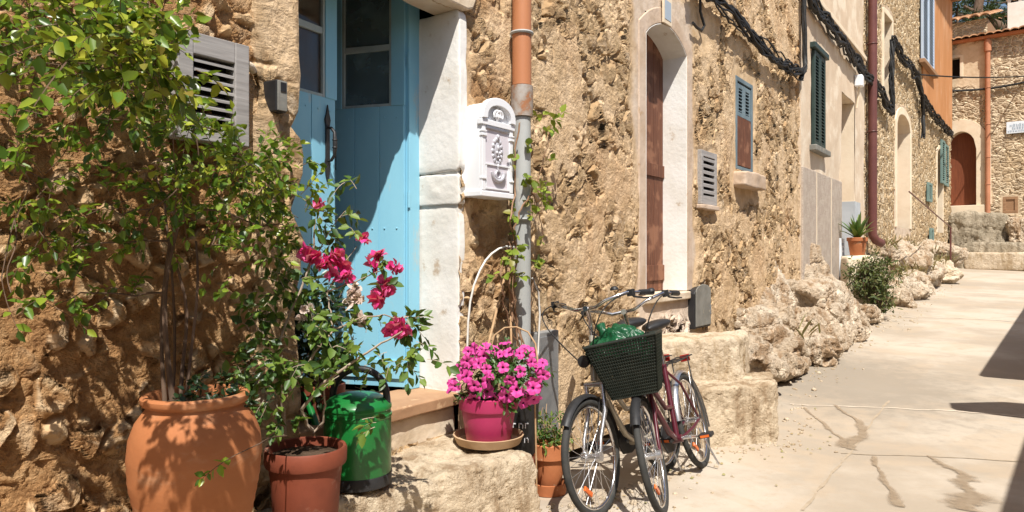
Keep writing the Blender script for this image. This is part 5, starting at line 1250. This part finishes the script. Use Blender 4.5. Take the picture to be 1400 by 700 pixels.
for q in range(2):
    for k in range(1, 4):
        a_ = -pi/2+(k-2)*.34; r_ = .099+.034*q*.4; z_ = .10+.09*q
        for (dx, dz_, w_, h_) in ((-.012, 0, .005, .03), (.0, .012, .012, .005), (.010, -.004, .005, .022))[:2+(k+q) % 2]:
            b = a_+dx/r_; Mx = Matrix.Translation((r_*cos(b), r_*sin(b), z_+dz_)) @ Matrix.Rotation(b+pi/2, 4, 'Z'); wm_.xbox(Mx, -w_/2, w_/2, -.004, .012, -h_/2, h_/2)
wm_.build('painted_marks', M['white_enamel'], kp)
rb = tag(rough_block('block', slab_pts(kc[0]-.12, kc[0]+.085, kc[1]-.10, kc[1]+.12, .0, .30), M['terra_red'], None, n=10, amp=.006), 'dark red block under the black planter behind the big step', 'block'); rb.name = 'brick'

# --- canes, loop of white conduit, wire hoop, vine on the drainpipe
wh_ = thing('conduit', 'white conduit arching from the drainpipe down beside the whitewashed jamb', 'conduit', A)
MB().tube([Vector((A.x(px, .05+o), -.05-o, A.z(px, py, .05+o))) for px, py, o in ((638, 500, .0), (639, 470, 0), (640, 440, .0), (643, 412, .0), (648, 390, .02), (656, 370, .03), (664, 356, .04), (672, 347, .04), (682, 340, .04), (692, 337, .04), (702, 338, .05), (712, 345, .05))], .0065, 8).build('tube', M['white_hose'], wh_, smooth=60); settle(wh_)
w2 = thing('conduit', 'thin white wire hanging beside the grey drainpipe above the petunias', 'conduit', A)
MB().tube([Vector((A.x(px, .12), -.12, A.z(px, py, .12))) for px, py in ((728, 380), (736, 400), (738, 430), (736, 470), (735, 500))], .0065, 8).build('tube', M['white_hose'], w2, smooth=60); settle(w2)
for k, (a_, b_, r_, lab) in enumerate((((690, 378), (666, 478), .008, 'slanting dry cane between white conduit and petunias'), ((697, 365), (699, 470), .007, 'upright dry cane just left of the grey drainpipe'))):
    o = MB().tube([Vector((A.x(px, q), -q, A.z(px, py, q))) for px, py, q in ((*a_, .06), ((a_[0]+b_[0])/2, (a_[1]+b_[1])/2, .13), (*b_, .22))], r_, 8).build('cane', M['cane'], None, smooth=60); tag(place(o, A), lab, 'cane')
hp = [Vector(wp(*q)) for q in ((666, 530, 4.0), (668, 490, 4.08), (676, 458, 4.1), (690, 448, 4.12), (706, 447, 4.12), (722, 454, 4.1), (732, 470, 4.05), (736, 500, 4.0), (737, 540, 3.98))]
tag(MB().tube(hp, .005, 8).build('wire_hoop', M['cane'], None, smooth=60), 'thin bent wire hoop arching over the petunias', 'hoop')
tag(MB().tube([Vector(wp(731, 530, 3.93)), Vector(wp(732.5, 600, 3.92)), Vector(wp(734, 690, 3.92))], .005, 8).build('cane', M['cane'], None, smooth=60), 'thin pale stick standing at the right end of the big step', 'cane')
vi = thing('creeper', 'yellow-green creeper with dry stems climbing the grey drainpipe', 'creeper', A); g = np.random.default_rng(61); tb = MB()
def vp(px, py, off): return np.array((A.x(px, off), -off, A.z(px, py, off)))
for k, pth in enumerate((((708, 480), (704, 430), (700, 390), (703, 340), (698, 300), (706, 260), (702, 210), (707, 170)), ((712, 470), (700, 430), (694, 385), (690, 360), (700, 330)), ((700, 440), (704, 400), (709, 350), (703, 310), (715, 280), (728, 262)), ((716, 480), (722, 430), (724, 380), (733, 360)), ((707, 170), (720, 160), (742, 158), (756, 156)), ((728, 262), (736, 240), (748, 200), (750, 170)), ((702, 430), (697, 400), (701, 350), (697, 330)), ((728, 262), (740, 300), (744, 330)), ((712, 476), (698, 450), (690, 410), (684, 380), (690, 350)), ((718, 478), (708, 440), (704, 410), (697, 360)))):
    D = [vp(px+g.normal(0, 2), py, .17+g.normal(0, .02)) for px, py in pth]; E_ = []
    for a_, b_ in zip(D, D[1:]):
        for t in np.linspace(0, 1, 5, endpoint=False): E_.append(a_+(b_-a_)*t+g.normal(0, .004, 3))
    E_.append(D[-1]); tb.tube(E_, .0055 if k in (0, 1, 2, 8, 9) else .0032, 5)
st = []
for (px, py, r_, n) in ((750, 160, 14, 10), (738, 178, 8, 3), (742, 225, 8, 3), (713, 240, 8, 6), (730, 262, 10, 9), (738, 272, 9, 6), (703, 286, 7, 6), (722, 288, 8, 4), (700, 338, 7, 5), (698, 350, 7, 5), (688, 370, 8, 6), (702, 378, 6, 4), (735, 362, 8, 6), (735, 325, 6, 2), (720, 200, 6, 2), (705, 320, 6, 3), (703, 230, 5, 3)):
    for _ in range(max(1, int(n*.62))): st.append(vp(px+g.normal(0, .5)*r_, py+g.normal(0, .5)*r_, .20+g.normal(0, .025)))
tw, LB, LD, LL = twigs(st, g.normal(0, .7, (len(st), 3))+np.array([0, -.5, 0]), g.uniform(.03, .07, len(st)), 3, .055, 62, .1)
tb.merge(tw); tb.build('stem', M['vine_bark'], vi, smooth=60, fix=False); V, F = leaf_arrays(LB, LD, LL, .8, .2, .15, seed=63); arr_obj('foliage', V, F, M['leaf_vine'], vi); settle(vi)

# --- agave in its pot, shrub and grass by the rocks
gp = wp(1172, 349, 12.6)
ap = tag(MB().lathe([(.11, 0), (.115, .01), (.15, .24), (.168, .245), (.170, .30), (.158, .305), (.05, .28)], 36).build('terracotta_pot', M['terra_pot'], None, smooth=35, fix=False), 'orange pot with an agave beside the pale doorway', 'pot'); ap.location = gp
ag = thing('agave', 'bright green agave with long pointed leaves in the orange pot', 'agave'); mb = MB(); g = np.random.default_rng(71)
for k in range(24):
    a_ = 2.4*k; tl = .15+.8*(k/24); d = np.array([cos(a_)*sin(tl), sin(a_)*sin(tl), cos(tl)]); L = g.uniform(.38, .58); s_ = unit(np.cross(d, [0, 0, 1])); b = np.array([gp[0], gp[1], gp[2]+.27]); vs = []
    for t, w_ in ((0, .030), (.25, .042), (.5, .040), (.75, .026), (1, .002)):
        p = b+d*L*t+np.array([0, 0, -.16*t*t*L*tl*2]); nn = np.cross(s_, d); vs += [p-s_*w_+nn*w_*.35, p, p+s_*w_+nn*w_*.35]
    mb.add(vs, [(i*3+j, i*3+j+1, i*3+j+4, i*3+j+3) for i in range(4) for j in range(2)])
mb.build('leaves', M['leaf_agave'], ag, fix=False); settle(ag)
blk = tag(rough_block('stone_block', slab_pts(gp[0]-.26, gp[0]+.22, gp[1]-.2, gp[1]+.5, gp[2]-.95, gp[2]-.004), M['pale_plaster'], None, n=14, amp=.012, rnd=14, seed=66), 'pale plinth under the potted agave', 'plinth')
bs = thing('shrub', 'dark dusty shrub growing between the pale outcrop and the tumbled rocks', 'shrub'); g = np.random.default_rng(81); st = []; di = []
for (px, py, rx, ry, n) in ((1178, 372, 18, 12, 50), (1200, 368, 20, 12, 50), (1210, 385, 14, 18, 50), (1186, 390, 18, 16, 60), (1200, 405, 15, 14, 44), (1207, 418, 8, 10, 24), (1170, 385, 12, 12, 30)):
    for _ in range(n): st.append(W3(px+g.normal(0, .5)*rx, py+g.normal(0, .5)*ry, g.uniform(11.9, 12.5))); di.append(g.normal(0, .7, 3)+np.array([0, -.2, .35]))
tw, LB, LD, LL = twigs(st, di, g.uniform(.10, .26, len(st)), 8, .07, 82, .1, rad=.003)
for k in range(14): limb(tw, W3(1203, 430, 12.2), st[k*20], .018, .005, 83+k, .1)
tw.build('stem', M['bark'], bs, fix=False); V, F = leaf_arrays(LB, LD, LL, .4, seed=84); arr_obj('foliage', V, F, M['leaf_bush'], bs); settle(bs)
g = np.random.default_rng(91); LB = []; LD = []
for (px, py, d, n) in ((1262, 368, 17.0, 90), (1275, 362, 18.0, 90), (1250, 378, 16.0, 50), (1230, 378, 15.2, 30), (1290, 362, 19, 50), (1213, 338, 16, 30), (1100, 462, 8.75, 10), (1240, 340, 17.6, 30), (1280, 352, 19.4, 40), (1050, 350, 10, 0)):
    for _ in range(n): LB.append(W3(px+g.normal(0, 8), py+g.normal(0, 3), d+g.normal(0, .2))); LD.append(g.normal(0, .45, 3)+np.array([0, -.1, 1]))
V, F = leaf_arrays(np.array(LB), np.array(LD), g.uniform(.14, .34, len(LB)), .06, .2, .25, seed=92); tag(arr_obj('dry_grass', V, F, M['dry_grass']), 'dry straw grass among the tumbled rocks', 'grass', kind='stuff')
# --- pines behind the roofs
def pine(label, x, y, z, h, r, seed):
    t = thing('pine_tree', label, 'tree', None, 'trees above the roofs'); g = np.random.default_rng(seed); tb = MB(); tb.tube([(x, y, z), (x+.1, y, z+h*.5), (x, y, z+h)], [.22, .15, .04], 10); st = []; di = []
    for k in range(44):
        q = .35+.65*k/44; a_ = 2.4*k; L = r*(1-.75*q+.25)*g.uniform(.7, 1.1); b = np.array([x, y, z+h*q]); e = b+np.array([cos(a_)*L, sin(a_)*L, L*.15]); limb(tb, b, e, .05, .012, seed+k, .06, 5)
        for _ in range(16): u_ = g.uniform(.25, 1.05); st.append(b+(e-b)*u_+g.normal(0, .12, 3)); di.append((e-b)*.4+g.normal(0, .5, 3)+np.array([0, 0, .3]))
    tw, LB, LD, LL = twigs(st, di, g.uniform(.3, .6, len(st)), 11, .30, seed, .1, 1, .006); tb.merge(tw); tb.build('trunk', M['bark'], t, smooth=60, fix=False)
    V, F = leaf_arrays(LB, LD, LL, .22, .2, .1, seed=seed); arr_obj('crown', V, F, M['leaf_pine'], t); settle(t)
hz = lambda y: max(0, (y-28.5)*.3)-.1
pine('low dark pine filling the gap left of the leaning trunk', 21.0, 34.5, 1.7, 11.5, 3.4, 304); pine('bushy dark pine between the leaning trunk and the white chimney', 24.6, 36, 2.2, 12.0, 3.8, 305)
pine('dark pine directly above the white chimney', 26.5, 39, hz(39), 11.5, 3.2, 301); pine('dark pine rising behind the two hillside roofs', 23.2, 37, hz(37), 11.5, 3.0, 302); pine('dark pine standing furthest along the slope right of the chimney', 30.5, 42, hz(42), 12.5, 3.6, 303)
p0, p1 = np.array(wp(1386, 46, 34)), np.array(wp(1336, 18, 34))
lt_ = thing('bare_tree', 'thick leaning bare trunk above the end house roof', 'tree'); mb = MB(); bz = hz(34)
limb(mb, (p0[0]+1.5, 34.3, bz), p0, .34, .30, 5, .04, 10); limb(mb, p0, p1, .30, .24, 6, .03, 10); limb(mb, p1, wp(1342, -14, 34), .22, .16, 7, .05, 10); limb(mb, p1, wp(1318, 8, 34), .13, .06, 8, .05, 8)
mb.build('trunk', M['bark'], lt_, smooth=60, fix=False); settle(lt_)

# --- grit and fallen leaves along the foot of the walls and steps
g = np.random.default_rng(401); parts = []; Vi, Fi = ico(1)
line = [(690, 705), (790, 690), (880, 668), (960, 622), (1078, 606), (1090, 520), (1130, 495), (1195, 450), (1225, 432), (1262, 408), (1300, 385)]
for _ in range(520):
    k = g.integers(0, len(line)-1); q = g.uniform(); p = np.array(ground_px(line[k][0]+(line[k+1][0]-line[k][0])*q, line[k][1]+(line[k+1][1]-line[k][1])*q)); nrm_ = np.array([A.n[0], A.n[1]])
    p = p-nrm_*(abs(g.normal(0, .16))-.05)+g.normal(0, .04, 2); r_ = g.uniform(.004, .014)*(1+(g.uniform() < .06)*1.5); parts.append((Vi*np.array([r_, r_*g.uniform(.6, 1.3), r_*.6])*(1+.25*g.normal(size=(len(Vi), 1)))+np.array([p[0], p[1], road_at(p[0], p[1])+r_*.3]), Fi))
V, F = join_arrays(parts); tag(arr_obj('gravel', V, F, M['step_pale'], smooth=False), 'small grit and stones scattered along the wall foot', 'gravel', kind='stuff')
LB = []; LD = []
for _ in range(150):
    k = g.integers(0, len(line)-1); q = g.uniform(); p = np.array(ground_px(line[k][0]+(line[k+1][0]-line[k][0])*q, line[k][1]+(line[k+1][1]-line[k][1])*q))-np.array(A.n)*abs(g.normal(0, .25)); LB.append((p[0], p[1], road_at(p[0], p[1])+.008)); LD.append((g.normal(), g.normal(), .05))
V, F = leaf_arrays(np.array(LB), np.array(LD), g.uniform(.012, .032, len(LB)), .6, .2, .1, 2.0, seed=402); tag(arr_obj('leaves', V, F, M['dry_grass']), 'dry fallen leaves blown along the wall foot', 'leaves', kind='stuff')
# ================================================================ bicycles
def bicycle(label, front, phi, lean, steer, paint, kind):
    """local X forward, Y to the rider's left, Z up, origin under the rear hub"""
    r, wb = .335, 1.06
    root = thing('bicycle', label, 'bicycle', None, 'bicycles by the steps')
    yaw = math.atan2(-cos(phi), -sin(phi)); root.rotation_euler = (lean, 0, yaw)
    root.location = (front[0]+sin(phi)*wb, front[1]+cos(phi)*wb, .004)
    hub_f, hub_r = Vector((wb, 0, r)), Vector((0, 0, r)); BBk = Vector((.45, 0, .30))
    hd0, hd1 = Vector((.885, 0, .78)), Vector((.83, 0, 1.02)); sa = (hd0-hd1).normalized()
    St = Matrix.Translation(hd0) @ Matrix.Rotation(steer, 4, -sa) @ Matrix.Translation(-hd0)
    def wheel(h, X=None):
        t = MB(); t.ring(h, (0, 1, 0), r-.021, .021, 72, 12)
        ri = MB(); ri.ring(h, (0, 1, 0), r-.047, .011, 72, 8)
        hb = MB(); hb.tube([h+Vector((0, -.05, 0)), h+Vector((0, .05, 0))], .02, 14); hb.tube([h+Vector((0, -.062, 0)), h+Vector((0, -.03, 0))], .028, 14); hb.tube([h+Vector((0, .03, 0)), h+Vector((0, .062, 0))], .028, 14)
        sp = MB()
        for k in range(32):
            a = 2*pi*k/32; b = a+(.42 if k % 4 < 2 else -.42); y = .032*(1 if k % 2 else -1)
            sp.tube([h+Vector((.026*cos(b), y, .026*sin(b))), h+Vector(((r-.05)*cos(a), 0, (r-.05)*sin(a)))], .0016, 4, False)
        rf = MB(); a = -.9; Mx = Matrix.Translation(h+Vector((.21*cos(a), .014, .21*sin(a)))) @ Matrix.Rotation(-a, 4, 'Y'); rf.xbox(Mx, -.014, .014, -.008, .006, -.045, .045)
        def fin(mb):
            if X is None: return mb
            q = MB(); q.merge(mb, X); return q
        w_ = fin(t).build('wheel', M['rubber'], root, smooth=60); fin(ri).build('rim', M['chrome'], w_, smooth=60); fin(hb).build('hub', M['silver'], w_, smooth=40)
        fin(sp).build('spokes', M['spoke'], w_); fin(rf).build('reflector', M['amber'], w_, bevel=.003)
    wheel(hub_f, St); wheel(hub_r)
    def guard(h, a0, a1, X=None, m='black_plastic'):
        mb = MB(); n = 26; vs = []; R_ = r+.022
        for k in range(n+1):
            a = a0+(a1-a0)*k/n
            for y, dr in ((-.03, -.016), (-.02, 0), (0, .006), (.02, 0), (.03, -.016)): vs.append(h+Vector(((R_+dr)*cos(a), y, (R_+dr)*sin(a))))
        mb.add(vs, [(k*5+j, k*5+j+1, k*5+j+6, k*5+j+5) for k in range(n) for j in range(4)])
        for y in (-.034, .034): mb.tube([h+Vector((0, y, 0)), h+Vector((R_*cos(a1*.55+a0*.45), y*.9, R_*sin(a1*.55+a0*.45)))], .003, 6)
        if X is not None: q = MB(); q.merge(mb, X); mb = q
        mb.build('mudguard', M[m], root, smooth=60, fix=False)
    guard(hub_f, R(40), R(175), St, 'black_plastic'); guard(hub_r, R(10), R(200), None, 'silver' if kind else 'black_plastic')
    # frame: step-through
    f = MB(); sc = Vector((.30, 0, .78))
    f.tube([hd0+Vector((.006, 0, -.03)), hd1], .020, 14)
    f.tube([hd0+Vector((-.01, 0, .06)), (.72, 0, .55), (.58, 0, .37), BBk], .019, 14)
    f.tube([hd1+Vector((.01, 0, -.05)), (.72, 0, .72), (.52, 0, .52), (.385, 0, .50)], .016, 14)
    f.tube([BBk, sc], .018, 14); f.tube([BBk+Vector((0, -.035, 0)), BBk+Vector((0, .035, 0))], .026, 14)
    for y in (-.055, .055):
        f.tube([BBk+Vector((-.03, y*.5, 0)), (.20, y, .315), hub_r+Vector((0, y, 0))], .010, 10); f.tube([sc+Vector((.01, y*.2, -.05)), (.2, y*.9, .62), hub_r+Vector((0, y, 0))], .009, 10)
    f.build('frame', M[paint], root, smooth=45)
    def st(mb): q = MB(); q.merge(mb, St); return q
    k = MB(); cr = hd0+sa*.05
    k.tube([cr+Vector((0, -.06, .0)), cr+Vector((0, .06, 0))], .016, 12)
    for y in (-.055, .055): k.tube([cr+Vector((0, y, .01)), cr+Vector((.02, y, -.16)), cr.lerp(hub_f, .75)+Vector((.004, y, 0)), hub_f+Vector((0, y, 0))], [.014, .014, .011, .009], 12)
    st(k).build('fork', M['silver' if not kind else paint], root, smooth=45)
    bar = MB(); c = hd1+Vector((-.02, 0, .17)); bar.tube([hd1+Vector((0, 0, -.01)), hd1+Vector((-.012, 0, .10)), c+Vector((.03, 0, 0))], .013, 12); bar.tube([c+Vector((-.02, 0, 0)), c+Vector((.05, 0, 0))], .017, 12)
    for s in (-1, 1): bar.tube([c+Vector((.03, 0, 0)), c+Vector((.05, .07*s, .0)), c+Vector((.045, .15*s, .035)), c+Vector((-.03, .25*s, .06)), c+Vector((-.16, .30*s, .05)), c+Vector((-.24, .315*s, .045))], .0115, 12)
    hbo = st(bar).build('handlebar', M['chrome'], root, smooth=50)
    for s in (-1, 1):
        gq = MB(); gq.tube([c+Vector((-.135, .292*s, .052)), c+Vector((-.20, .308*s, .048)), c+Vector((-.27, .32*s, .043))], [.017, .0185, .018], 14); st(gq).build('grip', M['black_plastic'], hbo, smooth=50)
        bl = MB(); bl.tube([c+Vector((-.055, .268*s, .055)), c+Vector((-.06, .285*s, .03)), c+Vector((-.12, .318*s, .015)), c+Vector((-.20, .345*s, .01))], [.009, .007, .006, .005], 8); bl.box(*(lambda v: (v.x-.02, v.x+.02, v.y-.02, v.y+.02, v.z-.02, v.z+.022))(c+Vector((-.06, .268*s, .055)))); st(bl).build('brake_lever', M['black_plastic'], hbo, smooth=40, bevel=.003)
        ca = MB(); a = c+Vector((-.04, .262*s, .055)); e = hd0+Vector((.05, .02*s, .06)); pts = [a+(e-a)*t+Vector((.20*sin(pi*t), .05*s*sin(pi*t), .10*sin(pi*t))) for t in np.linspace(0, 1, 12)]; ca.tube(pts, .0042, 6); st(ca).build('brake_cable', M['cable'], hbo, smooth=60)
    bell = MB(); b = c+Vector((.0, .19, .085)); bell.lathe([(.026, 0), (.025, .012), (.016, .022), (.0001, .025)], 16, tuple(b)); st(bell).build('bell', M['black_plastic'], hbo, smooth=50, fix=False)
    # saddle
    sd = MB(); sd.tube([sc+Vector((0, 0, -.04)), sc+Vector((-.045, 0, .23))], .0135, 12); sd.build('seat_post', M['chrome'], root, smooth=50)
    V, F = ico(4); t = (V[:, 0]+1)/2; W = np.stack([V[:, 0]*.145, V[:, 1]*(.105*(1-t)**.8*1.05+.030), np.where(V[:, 2] > 0, V[:, 2]*.038, V[:, 2]*.045*(1-.3*t))+.018*(1-t)], 1)+np.array(sc+Vector((-.03, 0, .262)))
    arr_obj('saddle', W, F, M['black_plastic'], root)
    # drive side: chain guard, chainring, cranks, pedals
    cg = MB(); out = [(x, z) for x, z in ((.56, .36), (.50, .405), (.40, .40), (.0, .375), (-.05, .335), (.0, .30), (.40, .215), (.52, .23), (.57, .30))]; cg.prism(out, -.072, -.058); cg.build('chain_guard', M['black_plastic'], root, bevel=.004)
    ck = MB(); ca_ = R(12)
    pd = [(-1, pi+ca_), (1, ca_+0)]
    ck.tube([BBk+Vector((0, -.09, 0)), BBk+Vector((0, .09, 0))], .012, 10)
    for s, a in pd: ck.tube([BBk+Vector((0, .085*s, 0)), BBk+Vector((.165*cos(a+pi), .095*s, .165*sin(a+pi)))], [.013, .010], 10)
    ck = ck.build('crank', M['silver'], root, smooth=40)
    for s, a in pd:
        p = BBk+Vector((.165*cos(a+pi), .15*s, .165*sin(a+pi))); q = MB().box(p.x-.045, p.x+.045, p.y-.045, p.y+.045, p.z-.014, p.z+.014); pe_ = q.build('pedal', M['black_plastic'], ck, bevel=.006)
        MB().box(p.x+.046, p.x+.050, p.y-.03, p.y+.03, p.z-.008, p.z+.008).box(p.x-.050, p.x-.046, p.y-.03, p.y+.03, p.z-.008, p.z+.008).build('reflector', M['amber'], pe_)
    # rack
    rk_ = MB(); z = r*2+.10
    for y in (-.06, .06): rk_.tube([(.20, y, z), (-.26, y, z)], .005, 8); rk_.tube([(-.12, y, z), (0, y*1.1, r)], .005, 8)
    for x in (.18, .05, -.08, -.25): rk_.tube([(x, -.06, z), (x, .06, z)], .004, 8)
    rk_.tube([(.2, 0, z), (.29, 0, z-.02)], .006, 8); rk_.build('rear_rack', M['black_plastic'], root, smooth=50)
    MB().box(-.285, -.262, -.035, .035, z-.04, z+.01).build('rear_reflector', M['red_lens'], root, bevel=.004)
    ks = MB(); ks.tube([(.05, .05, .28), (.06, .09, .12), (.05, .115, .012)], .007, 8); ks.build('kickstand', M['silver'], root, smooth=50)
    if not kind:
        hl = MB(); hl.lathe([(.0001, 0), (.03, .005), (.038, .04), (.036, .05), (.0001, .052)], 20); q = MB(); q.merge(hl, St @ Matrix.Translation(hd0+Vector((.06, 0, .10))) @ Matrix.Rotation(pi/2, 4, 'Y')); q.build('headlight', M['black_plastic'], root, smooth=40)
        return root
    # basket of dark mesh on the front
    bk = MB(); bz0, bz1 = .70, 1.03; X0 = .93
    def rect(t):
        w_ = .135+.075*t; d0 = X0+.02-.02*t; d1 = X0+.20+.09*t; z = bz0+(bz1-bz0)*t; return [(d0, -w_, z), (d1, -w_, z), (d1, w_, z), (d0, w_, z)]
    def lerp(a, b, t): return tuple(a[i]+(b[i]-a[i])*t for i in range(3))
    for side in range(4):
        n = 26 if side in (1, 3) else 20
        for k in range(n+1):
            a, b = lerp(rect(0)[side], rect(0)[(side+1) % 4], k/n), lerp(rect(1)[side], rect(1)[(side+1) % 4], k/n); bk.tube([a, b], .0058, 4, False)
        for k in range(19):
            q = rect(k/18); bk.tube([q[side], q[(side+1) % 4]], .0058, 4, False)
    for t, rr in ((1, .010), (.5, .005), (0, .006)):
        q = rect(t); bk.tube(q+[q[0]], rr, 8)
    q = rect(0)
    for k in range(15): bk.tube([lerp(q[0], q[1], k/14), lerp(q[3], q[2], k/14)], .003, 4, False); bk.tube([lerp(q[0], q[3], k/14), lerp(q[1], q[2], k/14)], .003, 4, False)
    st(bk).build('basket', M['basket'], root)
    # the bag lying in it
    bag = thing('plastic_bag', 'crumpled shiny green plastic bag in the dark bicycle basket', 'bag'); V, F = ico(5)
    W = V*np.array([.100, .175, .15])*(1+.22*fbm(V, 2.2, 3, 5)+.10*np.abs(fbm(V, 5, 3, 6)))[:, None]
    W = np.where(W[:, 2:] < -.11, W*np.array([.55, .62, 1]), W); W = W+np.array([X0+.125, -.03, .95]); mb = MB(); mb.add(W, F); mb.merge(MB().tube([(X0+.12, -.10, 1.05), (X0+.10, -.12, 1.11), (X0+.09, -.13, 1.14)], [.05, .024, .034], 12)); q = MB(); q.merge(mb, St); o = q.build('bag', M['bag'], bag, smooth=180, fix=False)
    bag.location = root.location; bag.rotation_euler = root.rotation_euler; settle(bag)
    return root
fA = ground_px(822, 706); fB = ground_px(909, 703)
bicycle('champagne grey bicycle leaning nearest the wall with silver fork', fA, R(33), R(10), R(0), 'frame_grey', 0)
bicycle('maroon bicycle with a dark green front basket next to the stone steps', fB, R(27), R(16), R(9), 'frame_maroon', 1)
